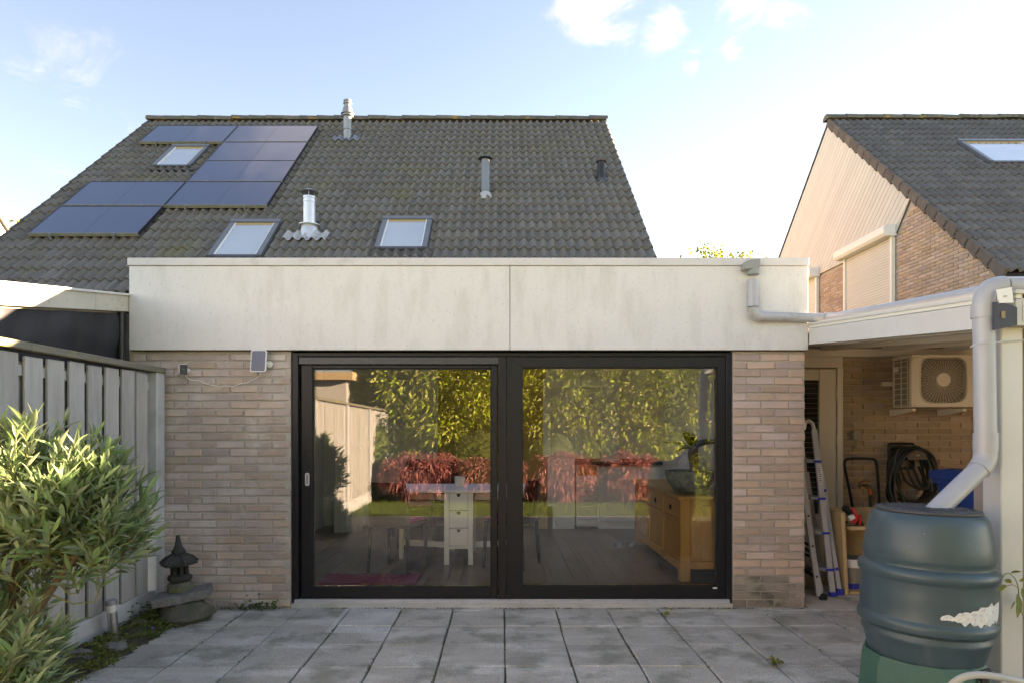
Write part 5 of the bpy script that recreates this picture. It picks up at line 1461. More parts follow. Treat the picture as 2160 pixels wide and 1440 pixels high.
def chair(x, y, rz, label):
    XF[0] = Matrix.Translation((x, y, FZ)) @ Matrix.Rotation(rz, 4, 'Z')
    c = empty('dining_chair', (0,0,0), label, 'chair', 'black dining chairs')
    MB().cbox(-.21,.21,-.21,.21,.43,.465,.008).build('seat', 'black_furniture', c)
    for (lx, ly) in ((-.19,-.19),(.19,-.19),(-.19,.19),(.19,.19)):
        MB().tube([(lx,ly,.43),(lx*1.1,ly*1.12,.0)], [.02,.016], 8).build('leg', 'black_furniture', c, smooth=True)
    b_ = MB(); n = 8
    rows = []
    for (z, yy) in ((.46,-.20),(.62,-.215),(.80,-.245),(.86,-.255)):
        w = .205 if z < .7 else (.20 if z < .83 else .185)
        rows.append([[( w*(2*i/n-1), yy - .035*(1-(2*i/n-1)**2) + d, z) for i in range(n+1)] for d in (0, .022)])
    V, F = [], []
    k = (n+1)
    for r in rows: V += r[0] + r[1]
    for r in range(3):
        for i in range(n):
            a = r*2*k+i; b2 = (r+1)*2*k+i
            F += [(a,a+1,b2+1,b2), (a+k,b2+k,b2+k+1,a+k+1)]
        F += [(r*2*k, (r+1)*2*k, (r+1)*2*k+k, r*2*k+k), (r*2*k+n, r*2*k+k+n, (r+1)*2*k+k+n, (r+1)*2*k+n)]
    F += [(3*2*k+i, 3*2*k+i+1, 3*2*k+k+i+1, 3*2*k+k+i) for i in range(n)]
    b_.add(V, F).build('backrest', 'black_furniture', c, smooth=True, angle=50)
    MB().cbox(-.19,.19,-.17,.20,.466,.495,.012).build('seat_cushion', 'cushion', c)
    MB().bar((.18,.19,.47),(.20,.20,.25), .012, .004).build('cushion_tie', 'cushion', c)
    XF[0] = Matrix.Identity(4)
chair(-1.0, 6.22, -.30, 'black dining chair with pink cushion, left of the table drawers, back to the glass')
chair(.10, 6.42, 1.15, 'black dining chair with pink cushion, right of the table drawers')
chair(-1.0, 7.55, math.pi+.15, 'black dining chair on the far side of the table')
rg_ = empty('floor_rug', (-1.13, 5.8, FZ), 'dark pink shaggy rug just inside the sliding door', 'rug')
for (a, b_) in ((-1.60,-1.17),(-1.165,-.745)):
    g = MB(); nx, nyy = 16, 12
    V = [(a+(b_-a)*i/nx, 5.60+.36*j/nyy, FZ+.018+.006*math.sin(i*3.1+j*1.7)*math.sin(j*2.3+i)) for j in range(nyy+1) for i in range(nx+1)]
    F = [(j*(nx+1)+i, j*(nx+1)+i+1, (j+1)*(nx+1)+i+1, (j+1)*(nx+1)+i) for j in range(nyy) for i in range(nx)]
    g.add(V, F); g.box(a+.003, b_-.003, 5.603, 5.957, FZ+.001, FZ+.012)
    g.build('rug_half', 'rug', rg_)
# oak sideboard along the right wall
sb = empty('oak_sideboard', (1.82, 6.7, FZ), 'warm oak sideboard with iron ring pulls at the right of the room', 'sideboard')
sx0, sx1, sy0, sy1, sh = 1.585, 2.06, 5.70, 7.66, .815
MB().cbox(sx0-.03, sx1+.01, sy0-.035, sy1+.03, sh-.035, sh, .006).build('sideboard_top', 'oak', sb)
for (x, y) in ((sx0,sy0),(sx1-.09,sy0),(sx0,sy1-.09),(sx1-.09,sy1-.09)):
    MB().cbox(x, x+.09, y, y+.09, FZ, sh-.036, .005).build('corner_post', 'oak', sb)
MB().box(sx0+.091, sx1-.091, sy0+.02, sy0+.045, FZ+.18, sh-.09).build('end_panel', 'oak', sb)
for k in range(3): 
    xa = sx0+.0915+.1*k
    MB().box(xa, xa+.096, sy0+.016, sy0+.0195, FZ+.18, sh-.09).build('end_board', 'oak', sb)
for z0, z1 in ((FZ+.11,FZ+.178),(sh-.088,sh-.037)): MB().cbox(sx0+.091, sx1-.091, sy0+.008, sy0+.05, z0, z1, .003).build('end_rail', 'oak', sb)
yy = sy0+.091
for k in range(3):
    y0, y1 = yy + k*.595, yy + k*.595 + .575
    MB().cbox(sx0+.018, sx0+.036, y0+.02, y1-.02, FZ+.17, sh-.26, .004).build('door_panel', 'oak', sb)
    MB().cbox(sx0+.014, sx0+.034, y0+.02, y1-.02, sh-.215, sh-.05, .006).build('drawer_front', 'oak', sb)
    MB().tube([(sx0+.008,(y0+y1)/2+.022*math.cos(t),sh-.14+.022*math.sin(t)) for t in np.linspace(0,6.28,14)[:-1]], .005, 6, closed=True).build('ring_pull', 'black_plastic', sb, smooth=True)
    MB().cbox(sx0+.004, sx0+.05, y1-.018, y1+.02, FZ+.10, sh-.037, .004).build('stile', 'oak', sb)
    for z0, z1 in ((FZ+.09,FZ+.168),(sh-.256,sh-.218)): MB().cbox(sx0+.006, sx0+.05, y0+.001, y1-.019, z0, z1, .003).build('front_rail', 'oak', sb)
MB().box(sx0+.055, sx1-.02, sy0+.055, sy1-.06, FZ+.12, sh-.04).build('carcass', 'oak', sb)
bw_ = empty('stone_bowl', (1.765, 6.02, sh), 'green-grey stone bowl planter on the sideboard', 'bowl')
MB().lathe([(0,.003),(.12,.003),(.15,.02),(.20,.09),(.228,.17),(.232,.205),(.222,.205),(.205,.15),(.15,.06),(0,.05)], (1.765,6.02,sh), 40).build('bowl', 'stone_bowl', bw_, smooth=True, angle=60)
MB().lathe([(0,.17),(.208,.165),(.20,.155)], (1.765,6.02,sh), 24).build('potting_soil', 'soil', bw_)
pl_ = empty('potted_plant', (1.80, 6.02, sh+.15), 'thick-stemmed potted plant with broad leaves in the stone bowl', 'plant')
MB().tube(smooth_path([(1.80,6.02,sh+.14),(1.805,6.02,sh+.26),(1.79,6.02,sh+.34),(1.80,6.03,sh+.42)],4), .045, 10).build('trunk', 'bark', pl_, smooth=True)
def big_leaf(base, direc, L, W, bend, mat='leaf_dark', parent=pl_):
    base, d = Vector(base), Vector(direc).normalized(); side = d.cross(Vector((0,0,1))).normalized()
    V, F = [], []; n = 7
    for i in range(n+1):
        t = i/n; p = base + d*L*t + Vector((0,0,-bend*t*t)); w = W*math.sin(math.pi*min(1,t*.96+.03))**.8
        V += [p-side*w+Vector((0,0,w*.35)), p, p+side*w+Vector((0,0,w*.35))]
    for i in range(n): F += [(i*3,i*3+1,i*3+4,i*3+3),(i*3+1,i*3+2,i*3+5,i*3+4)]
    MB().add(V, F).build('broad_leaf', mat, parent, smooth=True, fix=False)
for a, L, W, b_, up_ in ((2.9,.32,.06,.08,.5),(.5,.38,.07,.12,.6),(4.2,.30,.06,.06,.9),(5.5,.34,.07,.10,.5),(1.7,.3,.06,.05,1.1),(3.6,.26,.05,.12,.3)):
    big_leaf((1.80,6.03,sh+.40), (math.cos(a),math.sin(a),up_), L, W, b_)
lmp = empty('white_globe_vase', (2.02, 6.55, sh), 'round white vase behind the stone bowl', 'vase')
MB().lathe([(0,.002),(.07,.002),(.14,.07),(.165,.16),(.15,.25),(.10,.32),(.06,.335),(.05,.33),(0,.30)], (1.93,6.5,sh), 28).build('vase_body', 'white_plastic', lmp, smooth=True)
for i, x in enumerate((1.37, 1.52)):
    db = empty('pet_bowl', (x, 7.45+.05*i, FZ), ('steel pet bowl on the floor, the left one of two', 'steel pet bowl on the floor, the one nearer the sideboard')[i], 'pet bowl')
    MB().lathe([(0,.001),(.07,.001),(.062,.04),(.056,.04),(.05,.015),(0,.012)], (x,7.45+.05*i,FZ), 20).build('bowl_body', 'zinc', db, smooth=True, angle=50)
hp_ = empty('house_plant', (-2.35, 6.6, FZ), 'dark leafy house plant at the left edge of the sliding door', 'plant')
MB().lathe([(0,.002),(.12,.002),(.15,.26),(.14,.26),(.12,.2),(0,.2)], (-2.36,6.6,FZ), 20).build('plant_pot', 'black_furniture', hp_, smooth=True, angle=40)
MB().tube([(-2.36,6.6,FZ+.2),(-2.34,6.58,FZ+.75)], .014, 6).build('plant_stem', 'stem_green', hp_, smooth=True)
for a, L, up_, z in ((-.2,.40,.3,.75),(.6,.38,.5,.7),(1.6,.35,.4,.6),(-1.0,.42,.35,.5),(2.5,.2,.7,.7),(-.5,.36,.1,.45)):
    big_leaf((-2.35,6.59,FZ+z), (math.cos(a),math.sin(a),up_), L, .06, .12, 'leaf_dark', hp_)

# ------------------------------------------------------------------ camera, its solar panel and cable on the left pier
sc_ = empty('security_camera', at(387,780,5.03), 'small white security camera with black face on the left brick pier', 'camera')
c = at(384.5, 779, 5.0)
XF[0] = Matrix.Translation((c.x, 5.005, c.z)) @ Matrix.Rotation(math.radians(38), 4, 'Z')
bd = MB(); pts = [(-.030,-.042),(.030,-.042),(.030,.042),(-.030,.042)]
MB().cbox(-.029,.029,-.03,.055,-.042,.042,.012).build('camera_body', 'white_plastic', sc_)
MB().cbox(-.026,.026,-.036,-.0302,-.039,.037,.004).build('camera_face', 'black_plastic', sc_)
MB().box(-.005,.005,-.0372,-.0362,-.003,0).build('face_mark', 'fin_metal', sc_)
XF[0] = Matrix.Identity(4)
MB().tube([(c.x+.01,5.03,c.z),(c.x+.01,5.068,c.z)], .02, 10).build('wall_mount', 'white_plastic', sc_, smooth=True)
sp_ = empty('small_solar_panel', at(546,760,5.03), 'palm-sized white-framed solar panel above the cable on the left pier', 'solar panel')
c = at(545.5, 760.5, 4.99)
P = []
w, h_, rr = .060, .0865, .014
for (qx, qz, a0_) in ((w-rr,h_-rr,0),(-w+rr,h_-rr,90),(-w+rr,-h_+rr,180),(w-rr,-h_+rr,270)):
    for k in range(5):
        a = math.radians(a0_+22.5*k); P.append((qx+rr*math.cos(a), qz+rr*math.sin(a)))
XF[0] = Matrix.Translation((c.x, 4.985, c.z)) @ Matrix.Rotation(math.radians(-8), 4, 'X')
MB().prism(P, 'xz', 0, .016).build('panel_frame', 'white_plastic', sp_)
cell = MB().prism([(x*.89, z*.92) for x, z in P], 'xz', -.0012, -.0002).build('panel_cells', 'small_solar', sp_)
for sz in (-1, 1):
    for k in range(5): MB().box(-.036+.017*k, -.035+.017*k, -.0020, -.0014, sz*.068-.008, sz*.068+.008).build('contact_line', 'fin_metal', cell)
XF[0] = Matrix.Identity(4)
MB().tube([(c.x+.062,5.045,c.z-.02),(c.x+.062,5.068,c.z-.02)], .026, 16).build('mount_disc', 'white_plastic', sp_, smooth=True, angle=30)
MB().tube([(c.x+.02,5.0,c.z-.01),(c.x+.062,5.05,c.z-.02)], .010, 8).build('mount_arm', 'white_plastic', sp_, smooth=True)
P = [at(x,y,5.06) for x, y in ((388,791),(402,800),(420,802),(436,809),(450,812),(463,815),(474,813),(492,814),(505,809),(522,806),(534,800),(545,794),(550,786))]
P[0] = at(388,789,5.02); P[-1] = at(550,785,5.0)
tag(MB().tube(smooth_path([tuple(p) for p in P],4), .0028, 6).build('white_cable', 'white_plastic', None, smooth=True), 'thin white cable sagging between the security camera and its panel', 'cable')

# ------------------------------------------------------------------ planting bed on the left, lantern, lamp
def bed():
    nx, nyy = 14, 90; g = np.random.default_rng(2); V = []
    for j in range(nyy+1):
        y = 1.5 + 3.56*j/nyy
        edge = -2.33 + .03*math.sin(y*5) + .02*math.sin(y*13+1) - .04*max(0, y-4.2)
        for i in range(nx+1):
            t = i/nx; x = FXN+.006 + (edge-FXN)*t
            V.append((x, y, -.01 + .075*math.sin(math.pi*min(1,.25+t*.75))*(.8+.2*math.sin(y*7+t*4)) + g.normal()*.006))
    F = [(j*(nx+1)+i, j*(nx+1)+i+1, (j+1)*(nx+1)+i+1, (j+1)*(nx+1)+i) for j in range(nyy) for i in range(nx)]
    o = MB().add(V, F).build('planting_bed', 'soil', None, smooth=True, fix=False)
    tag(o, 'narrow mossy soil bed along the foot of the fence', 'soil bed', kind='structure')
bed()
g = np.random.default_rng(33)
n = 5200
ys = g.uniform(3.0, 5.03, n); tt = g.beta(1.3, 1.2, n); xs = FXN+.03 + tt*(.33)
clump = (np.sin(ys*9+xs*14)+np.sin(ys*23-xs*31))*.5
keep = clump > -.15
pts = np.stack([xs, ys, .015+.055*np.sin(np.pi*np.minimum(1,.25+tt*.75))], 1)[keep]
mo = leaves('moss_cushions', pts, g.normal(size=(len(pts),3))*[1,1,.5]+[0,0,.6], g.uniform(.014,.03,len(pts)), g.uniform(.008,.016,len(pts)), 'moss', None, (-2.5,4.2,0), rng=g)
tag(mo, 'yellow-green moss cushions covering the bed', 'moss', kind='stuff')
def weeds(name, label, cx_, cy_, rx, ry, n, L, mat, seed, z=.0, h=.05):
    g = np.random.default_rng(seed)
    a = g.normal(size=(n,2))*[rx,ry]
    pts = np.stack([cx_+a[:,0], cy_+a[:,1], z+np.abs(g.normal(size=n))*h*.6+.006], 1)
    e = empty(name, (cx_,cy_,z), label, 'weed')
    leaves('foliage', pts, g.normal(size=(n,3))*[1,1,.35]+[0,-.25,.35], g.uniform(.6,1,n)*L, g.uniform(.6,1,n)*L*.75, mat, e, (cx_,cy_,z), rng=g)
weeds('ivy_patch', 'low green ivy at the foot of the left brick pier', -1.88, 5.0, .10, .02, 90, .035, 'leaf_ivy', 41)
weeds('ivy_clump', 'dark ivy clump between the lamp and the stone lantern', -2.52, 4.62, .06, .05, 130, .032, 'leaf_ivy', 42, .05, .07)
weeds('ground_ivy', 'green creeping weed on the bed edge below the stone slab', -2.36, 4.38, .06, .09, 110, .026, 'leaf_ivy', 43, .02, .03)
weeds('pier_weed', 'tiny weed at the foot of the right brick pier', 2.08, 5.04, .09, .008, 40, .016, 'leaf_ivy', 44)
weeds('joint_weed', 'small weed growing in a slab joint near the barrel', 1.62, 3.80, .02, .015, 26, .035, 'leaf_vine', 45)
weeds('doorstep_weed', 'small weed in the joint before the fixed pane', 1.25, 4.85, .02, .01, 16, .03, 'leaf_vine', 46)
n = 900; g = np.random.default_rng(50)
jx = .02 + .4*g.integers(-5, 7, n) + g.normal(size=n)*.004; jy = g.uniform(3.2, 5.0, n)
keep = (np.sin(jx*7+jy*5)+np.sin(jy*11+jx*3)) > .55
pts = np.stack([jx, jy, np.full(n, -.004)], 1)[keep]
jm = leaves('joint_moss', pts, g.normal(size=(len(pts),3))*[.6,1,.3]+[0,0,.5], .016, .010, 'moss', None, (0,4,0), rng=g)
tag(jm, 'moss and seedlings in the paving joints', 'moss', kind='stuff')
vi = empty('violet_flower', (-2.36, 4.42, .04), 'tiny violet flower in the moss by the patio edge', 'flower')
for k in range(5):
    a = k*1.256; MB().add([(-2.372,4.38,.055),(-2.372+.011*math.cos(a)-.004,4.375,.055+.011*math.sin(a)),(-2.372+.014*math.cos(a+.3),4.374,.055+.014*math.sin(a+.3)),(-2.372+.011*math.cos(a+.6),4.376,.055+.011*math.sin(a+.6))],[(0,1,2,3)]).build('petal', 'petal', vi, fix=False)
# stones carrying the lantern
def rock(mb, c, r, seed, flat=.7):
    rr = random.Random(seed); n, m = 12, 7
    V = []
    for j in range(m+1):
        th = math.pi*j/m
        for i in range(n):
            a = 2*math.pi*i/n; k = 1 + rr.uniform(-.16,.16)
            V.append((c[0]+r[0]*k*math.sin(th)*math.cos(a), c[1]+r[1]*k*math.sin(th)*math.sin(a), c[2]+r[2]*k*math.cos(th)))
    mb.add(V, [(j*n+i, j*n+(i+1)%n, (j+1)*n+(i+1)%n, (j+1)*n+i) for j in range(m) for i in range(n)]); return mb
tag(rock(MB(), (-2.32,4.72,.07), (.20,.16,.12), 3).build('base_boulder', 'rock', None, smooth=True, angle=30), 'dark mossy boulder under the stone slab', 'stone')
for k, (x, y, r) in enumerate(((-2.47,4.12,.045),(-2.40,4.0,.055),(-2.53,3.85,.06))):
    tag(rock(MB(), (x,y,.045), (r*1.4,r,r*.6), 20+k).build('edge_stone', 'slab_stone', None, smooth=True, angle=30),
        ('small flat stone in the moss nearest the lamp', 'middle one of three small stones in the moss', 'small stone in the moss nearest the shrub')[k], 'stone')
XF[0] = Matrix.Translation((-2.335,4.72,.185)) @ Matrix.Rotation(math.radians(17), 4, 'Z') @ Matrix.Rotation(math.radians(-8), 4, 'Y')
sb_ = MB(); rr = random.Random(6)
nxs = 10; V = []
for z in (-.03,.03):
    for (x, y) in [(-.185+.37*i/nxs, -.13+rr.uniform(-.006,.006)) for i in range(nxs+1)] + [(.185-.37*i/nxs, .13) for i in range(nxs+1)]: V.append((x,y,z+rr.uniform(-.003,.003)))
N2 = 2*(nxs+1)
sb_.add(V, [tuple(range(N2))[::-1], tuple(range(N2,2*N2))] + [(i,(i+1)%N2,(i+1)%N2+N2,i+N2) for i in range(N2)])
tag(sb_.build('stone_slab', 'slab_stone', None, bevel=.004), 'rough grey stone slab lying tilted under the lantern', 'stone slab')
XF[0] = Matrix.Translation((-2.375,4.76,.215)) @ Matrix.Rotation(math.radians(-3), 4, 'Y')
ln = empty('stone_lantern', (0,0,0), 'small black stone garden lantern with a pagoda roof in the corner', 'garden lantern')
MB().lathe([(.085,-.03),(.092,.0),(.09,.05),(.075,.062)], (0,0,0), 8, phase=.3).build('lantern_foot', 'lantern_base', ln, bevel=.006)
MB().lathe([(.062,.062),(.082,.072),(.09,.09),(.085,.108),(.065,.118)], (0,0,0), 6, phase=.2).build('lantern_plinth', 'lantern_stone', ln, bevel=.004)
for k in range(6):
    a = .2 + k*math.pi/3
    MB().bar((.05*math.cos(a),.05*math.sin(a),.118),(.05*math.cos(a),.05*math.sin(a),.182), .022, .022, up=(math.cos(a),math.sin(a),0)).build('lantern_pillar', 'lantern_stone', ln)
MB().lathe([(.03,.12),(.03,.18)], (0,0,0), 6, phase=.2).build('light_core', 'lantern_stone', ln)
rf_ = MB().lathe([(.06,.180),(.125,.186),(.132,.196),(.130,.21),(.112,.228),(.092,.247),(.06,.262),(.035,.265)], (0,0,0), 6, phase=.2).build('lantern_roof', 'lantern_stone', ln, bevel=.004)
for k in range(6):
    a = .2 + k*math.pi/3
    MB().tube([(.128*math.cos(a),.128*math.sin(a),.206),(.095*math.cos(a),.095*math.sin(a),.242),(.05*math.cos(a),.05*math.sin(a),.266)], [.014,.010,.008], 6).build('roof_rib', 'lantern_stone', rf_, smooth=True)
MB().lathe([(.042,.264),(.048,.275),(.048,.287),(.038,.302),(.026,.325),(.018,.36),(.013,.40),(.014,.403),(.0,.404)], (0,0,0), 14).build('finial', 'lantern_stone', ln, smooth=True, angle=40)
XF[0] = Matrix.Translation((-2.545,4.22,.05)) @ Matrix.Rotation(math.radians(3.5), 4, 'X') @ Matrix.Rotation(math.radians(-2), 4, 'Y')
sl2 = empty('garden_lamp', (0,0,0), 'short stainless steel garden lamp standing in the bed by the fence', 'garden lamp')
MB().lathe([(.030,-.06),(.030,.16)], (0,0,0), 20).build('lamp_post', 'steel', sl2, smooth=True, angle=30)
MB().lathe([(.029,.160),(.029,.205)], (0,0,0), 20).build('lamp_diffuser', 'frosted', sl2, smooth=True, angle=30)
MB().lathe([(.031,.205),(.036,.207),(.036,.232),(.030,.237),(0,.238)], (0,0,0), 20).build('lamp_cap', 'zinc', sl2, smooth=True, angle=30)
XF[0] = Matrix.Identity(4)

# ------------------------------------------------------------------ the shrub in the left foreground
def shrub():
    r = random.Random(101); g = np.random.default_rng(101)
    base = Vector((-2.33, 3.02, .02))
    e = empty('buddleja_shrub', base, 'tall shrub with narrow grey-green leaves in the left foreground', 'shrub')
    limbs = [[(0,0,0),(.05,-.02,.25),(.12,-.05,.42),(.24,-.05,.62),(.36,0,.82)],
             [(0,.02,0),(-.02,.03,.3),(.0,.05,.6),(.05,.05,.9),(.08,.08,1.15)],
             [(.02,-.02,.0),(.12,-.12,.22),(.22,-.2,.35),(.34,-.2,.52)],
             [(-.02,.02,0),(-.10,.0,.3),(-.16,.02,.65),(-.14,.02,1.05)],
             [(.03,-.05,0),(.10,-.25,.12),(.18,-.40,.26),(.2,-.46,.36)],
             [(.02,-.04,.0),(.02,-.25,.16),(.0,-.42,.30)]]
    wood = MB(); nodes = []
    for L in limbs:
        P = smooth_path([base+Vector(p) for p in L], 4)
        n = len(P)
        wood.tube(P, [.032*(1-i/n)+.008 for i in range(n)], 7)
        nodes += P[n//3:]
    crowns = [((-2.19,3.10,1.00),(.42,.40,.47),185), ((-2.42,3.05,1.08),(.30,.35,.42),75), ((-1.96,3.15,.95),(.24,.30,.38),90), ((-2.12,2.75,.42),(.28,.25,.22),70), ((-2.02,2.60,.26),(.22,.22,.20),55), ((-2.3,2.95,.66),(.26,.3,.22),30)]
    shoots = []
    for c, rad, n in crowns:
        for _ in range(n):
            while True:
                d = Vector((r.gauss(0,1), r.gauss(0,1), r.gauss(0,1))).normalized()
                if d.z > -.55: break
            k = r.uniform(.55,1.0)
            tip = Vector((c[0]+d.x*rad[0]*k, c[1]+d.y*rad[1]*k, c[2]+d.z*rad[2]*k))
            if tip.x < FXN+.05: tip.x = FXN+.05+r.uniform(0,.1)
            ax = (Vector((d.x*.8, d.y*.8, .75+.5*d.z)) + Vector((r.gauss(0,.25), r.gauss(0,.25), 0))).normalized()
            shoots.append((tip, ax, r.uniform(.16,.27)))
    twig = MB(); lv = []
    for tip, ax, L in shoots:
        p0 = tip - ax*L
        q = min(nodes, key=lambda a: (a-p0).length_squared)
        mid = (q+p0)/2 + Vector((0,0,-.03))
        twig.tube([q, mid, p0, tip], [.005,.004,.0032,.0018], 4, cap=False)
        side = ax.orthogonal().normalized(); n = r.randrange(5, 8); ph = r.uniform(0,3)
        for i in range(n):
            t = .18 + .82*i/(n-1); a = ph + i*1.571
            out = (Matrix.Rotation(a, 3, ax) @ side)
            p = p0.lerp(tip, t)
            sp = .95 - .55*t
            for s in (1,-1):
                d = (out*s*sp + ax*(.45+.65*t) + Vector((0,0,.1))).normalized()
                ll = r.choice((r.uniform(.045,.08), r.uniform(.08,.13), r.uniform(.08,.13)))*(1.12-.45*abs(t-.55))
                lv.append((p, d, ax, ll))
    wood.build('branches', 'bark', e, smooth=True)
    twig.build('twigs', 'stem_green', e, smooth=True)
    # one leaf: folded along its midrib, drooping at the tip
    def leaf_geo(curl):
        V, F = [], []
        prof = [(0,.10),(.2,.62),(.45,1.0),(.7,.72),(.9,.28),(1,.02)]
        for t, w in prof:
            z = -curl*t*t
            V += [(t, -w*.102, z+.05*w), (t, 0, z), (t, w*.102, z+.05*w)]
        for i in range(len(prof)-1): F += [(i*3,i*3+1,i*3+4,i*3+3),(i*3+1,i*3+2,i*3+5,i*3+4)]
        return V, F
    geos = [leaf_geo(c) for c in (.05,.16,.3)]
    meshes = []
    for V, F in geos:
        mb = MB(); mb.add(V, F)
        me = bpy.data.meshes.new('leaf'); me.from_pydata(V, [], F); me.materials.append(MATS['leaf_bush'])
        me.polygons.foreach_set('use_smooth', [True]*len(me.polygons)); meshes.append(me)
    mats = []
    for (p, d, ax, ll) in lv:
        x = d; s_ = x.cross(ax); s_ = s_.normalized() if s_.length > 1e-4 else x.orthogonal().normalized()
        z = s_.cross(x).normalized()
        if z.z < 0: z = -z; s_ = -s_
        R = Matrix((x, s_, z)).transposed().to_4x4()
        dist = (p - Vector((0,0,H))).length
        mats.append((dist, Matrix.Translation(p) @ R @ Matrix.Diagonal((ll, ll*r.uniform(.85,1.2), ll, 1))))
    def onscreen(m):
        q = m[1].translation; x, y = project(q); return 0 <= x < 340 and 0 < y < 1440
    mats.sort(key=lambda m: (not onscreen(m), m[0]))
    big, rest = mats[:300], mats[300:]
    for d_, Mx in big:
        o = link_mesh('leaf', r.choice(meshes), e, Mx.translation)
        loc, rot, scl = Mx.decompose(); o.rotation_mode = 'QUATERNION'; o.rotation_quaternion = rot; o.scale = scl
    VV, FF = [], []
    k = 0
    A = [np.array(V) for V, F in geos]; FA = [np.array(F) for V, F in geos]
    for d_, Mx in rest:
        j = r.randrange(3); M3 = np.array(Mx)
        VV.append(A[j] @ M3[:3,:3].T + M3[:3,3]); FF.append(FA[j]+k); k += len(A[j])
    o = np_mesh('foliage', np.concatenate(VV), np.concatenate(FF), 'leaf_bush_joined', e, tuple(base), smooth=True)
    o['kind'] = 'stuff'
shrub()
# vine by the post
vn = empty('climbing_vine', (2.45, 3.0, .3), 'few fresh vine leaves creeping round the white post', 'vine')
P = [at(2170,1330,3.03), at(2150,1275,3.02), at(2148,1240,3.01), at(2140,1218,3.0), at(2128,1208,3.0), at(2120,1210,3.0)]
MB().tube(smooth_path([tuple(p) for p in P],4), .0022, 5).build('vine_stem', 'stem_green', vn, smooth=True)
MB().tube(smooth_path([tuple(at(2148,1240,3.01)), tuple(at(2136,1232,3.0)), tuple(at(2122,1236,2.99))],4), .0018, 5).build('vine_stem', 'stem_green', vn, smooth=True)
rv = random.Random(4)
for (x, y, dx, dz, L) in ((2120,1210,-1,-.3,.045),(2132,1207,.6,.5,.04),(2124,1235,-1,-.1,.07),(2134,1228,-.6,.4,.05),(2146,1252,-.1,-1,.07),(2152,1262,-.5,-.9,.08),(2142,1268,-.9,-.3,.05),(2155,1240,.4,-.8,.07),(2150,1225,.7,.5,.05)):
    p = at(x, y, 2.995+rv.uniform(-.01,.01)); d = Vector((dx, rv.uniform(-.4,.1), dz)).normalized()
    V, F = [], []
    side = d.cross(Vector((0,1,.3))).normalized()
    for i in range(6):
        t = i/5; w = L*.22*math.sin(math.pi*min(1,t*.93+.05)); q = p + d*L*t + Vector((0,-.01*t,-.012*t*t))
        V += [q-side*w, q+Vector((0,.003,0)), q+side*w]
    for i in range(5): F += [(i*3,i*3+1,i*3+4,i*3+3),(i*3+1,i*3+2,i*3+5,i*3+4)]
    MB().add(V, F).build('vine_leaf', 'leaf_vine', vn, smooth=True, fix=False)

# ------------------------------------------------------------------ the garden behind (seen mirrored in the glass)
def blob_points(g, c, rad, n, shell=.75):
    d = unit(g.normal(size=(n,3))); k = shell + (1-shell)*g.random((n,1)); k = np.where(g.random((n,1)) < .2, g.random((n,1)), k)
    bump = 1 + .10*np.sin(d[:,:1]*9+c[0])*np.sin(d[:,2:]*8+c[2]) + .08*np.sin(d[:,1:2]*17)
    return np.array(c) + d*np.array(rad)*k*bump, d
def big_shrub(name, label, cat, blobs, n, L, W, mat, seed, droop=.25, group=None, stem=True, core=True):
    g = np.random.default_rng(seed); base = (blobs[0][0][0], blobs[0][0][1], -.05)
    e = empty(name, base, label, cat, group)
    P, D = [], []
    tot = sum(b[1][0]*b[1][1]*b[1][2] for b in blobs)
    for c, rad in blobs:
        p, d = blob_points(g, c, rad, int(n*rad[0]*rad[1]*rad[2]/tot)); P.append(p); D.append(d)
    P, D = np.concatenate(P), np.concatenate(D)
    keep = P[:,2] > .0; P, D = P[keep], D[keep]
    leaves('crown', P, D*.8 + g.normal(size=P.shape)*.7 + [0,0,.1], g.uniform(.7,1.3,len(P))*L, g.uniform(.7,1.3,len(P))*W, mat, e, base, droop=droop, rng=g)
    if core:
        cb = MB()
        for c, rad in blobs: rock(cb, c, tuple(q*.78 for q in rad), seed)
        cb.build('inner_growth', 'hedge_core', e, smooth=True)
    if stem:
        t = MB()
        for c, rad in blobs: t.tube([(base[0], base[1], -.05), ((base[0]+c[0])/2, (base[1]+c[1])/2, c[2]*.5), (c[0], c[1], c[2])], [.06,.045,.02], 6)
        t.build('trunk', 'bark', e, smooth=True)
    return e
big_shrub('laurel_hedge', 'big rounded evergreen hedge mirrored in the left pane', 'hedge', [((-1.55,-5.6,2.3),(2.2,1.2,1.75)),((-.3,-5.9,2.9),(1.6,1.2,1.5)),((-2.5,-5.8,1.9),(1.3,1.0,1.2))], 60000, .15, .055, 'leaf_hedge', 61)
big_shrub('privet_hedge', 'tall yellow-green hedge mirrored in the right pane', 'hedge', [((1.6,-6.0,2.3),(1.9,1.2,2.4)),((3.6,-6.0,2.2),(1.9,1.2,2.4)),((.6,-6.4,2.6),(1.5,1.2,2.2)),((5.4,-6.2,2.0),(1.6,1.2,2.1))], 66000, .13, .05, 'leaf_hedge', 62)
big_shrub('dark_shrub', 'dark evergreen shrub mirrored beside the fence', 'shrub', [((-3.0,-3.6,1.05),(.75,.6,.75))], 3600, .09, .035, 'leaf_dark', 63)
big_shrub('dark_conifer', 'dark-leaved shrub mirrored behind the maples', 'shrub', [((-.5,-5.0,.8),(1.1,.5,.9)),((1.2,-5.1,.7),(.8,.5,.8))], 4000, .09, .03, 'leaf_dark', 64)
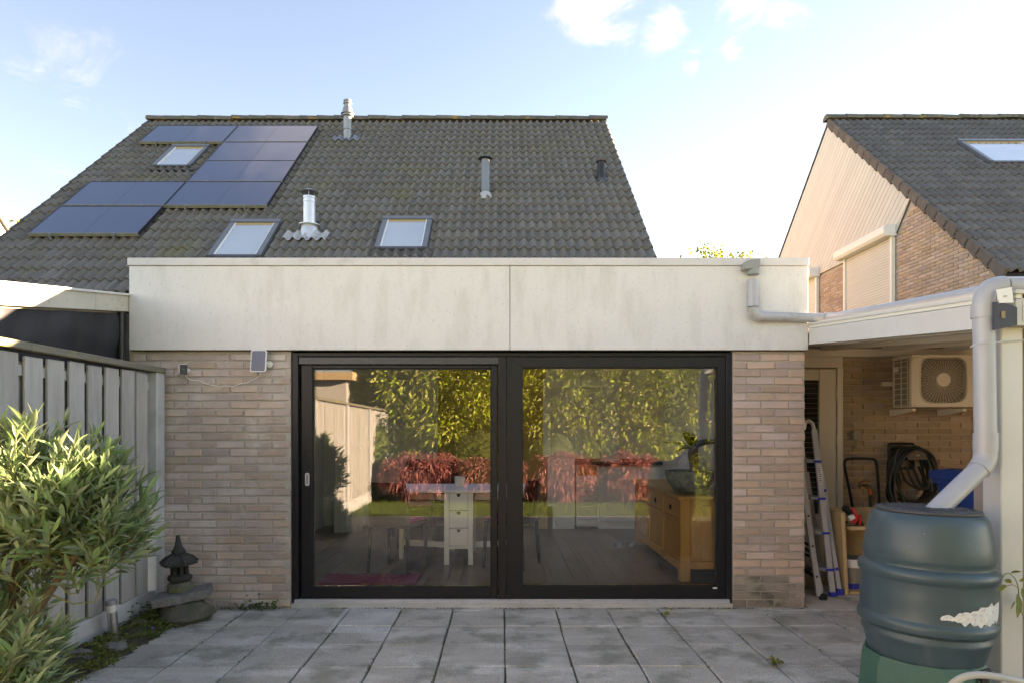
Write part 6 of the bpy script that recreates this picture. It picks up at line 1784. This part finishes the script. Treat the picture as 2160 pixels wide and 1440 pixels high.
for k, (x, y, rx, rz, lab) in enumerate(((-1.55,-3.0,.95,.42,'red weeping maple mirrored in the middle of the sliding pane'), (-.15,-2.8,.85,.34,'low red weeping maple mirrored by the centre post'),
                                    (1.25,-2.9,.85,.42,'red weeping maple mirrored left in the fixed pane'), (2.6,-2.9,.8,.42,'red weeping maple mirrored before the sideboard'))):
    big_shrub('weeping_maple', lab, 'shrub', [((x,y,.50),(rx,.6,rz))], 9000, .15, .028, 'leaf_maple', 70+k, droop=.8, group='weeping maples behind the camera', core=False)
n = 16000; g = np.random.default_rng(80)
pts = np.stack([g.uniform(-3.2,4.5,n), g.uniform(-4.5,-.32,n), np.full(n,-.058)], 1)
gr_ = leaves('lawn_grass', pts, g.normal(size=(n,3))*[.35,.35,.1]+[0,0,1], g.uniform(.05,.10,n), .006, 'grass', None, (0,-2.5,0), droop=.1, rng=g)
tag(gr_, 'short sunlit grass of the lawn behind the camera', 'grass', kind='stuff')
gh = empty('garden_shed', (-5.6, -5.5, 0), 'cream shed with a flat brown roof edge mirrored above the fence', 'shed')
MB().box(-7.5,-3.6,-9,-4.6,-.06,2.55).build('shed_wall', 'cream_board', gh)
MB().box(-7.7,-3.4,-9.2,-4.35,2.56,2.74).build('shed_roof', 'osb', gh)

n = 700; g = np.random.default_rng(90)
lx = g.uniform(-2.2, 2.4, n); ly = 5.052 - np.abs(g.normal(size=n))*.014
keep = (np.sin(lx*5.1)+np.sin(lx*13.7+1)+g.normal(size=n)*.6) > -.3
pts = np.stack([lx, ly, np.full(n, .001)], 1)[keep]
lt = leaves('wall_foot_litter', pts, g.normal(size=(len(pts),3))*[1,1,.25]+[0,0,.2], g.uniform(.006,.02,len(pts)), g.uniform(.005,.012,len(pts)), 'soil', None, (0,5.05,0), rng=g)
tag(lt, 'dirt, crumbs and dry leaf bits along the foot of the wall', 'litter', kind='stuff')
arm_ = empty('armchair', (-.95, 8.35, FZ), 'dark armchair in the shadow behind the dining table', 'armchair')
MB().cbox(-1.30,-.60,8.1,8.75,FZ+.12,FZ+.42,.03).build('seat_block', 'tarp', arm_)
MB().cbox(-1.30,-.60,8.70,8.92,FZ+.30,FZ+.95,.04).build('back_cushion', 'tarp', arm_)
for x in (-1.42,-.60): MB().cbox(x, x+.12, 8.1, 8.9, FZ+.10, FZ+.62, .03).build('armrest', 'tarp', arm_)
for x in (-1.36,-.54):
    for y in (8.14,8.84): MB().box(x-.02,x+.02,y-.02,y+.02,FZ,FZ+.10).build('foot', 'black_furniture', arm_)
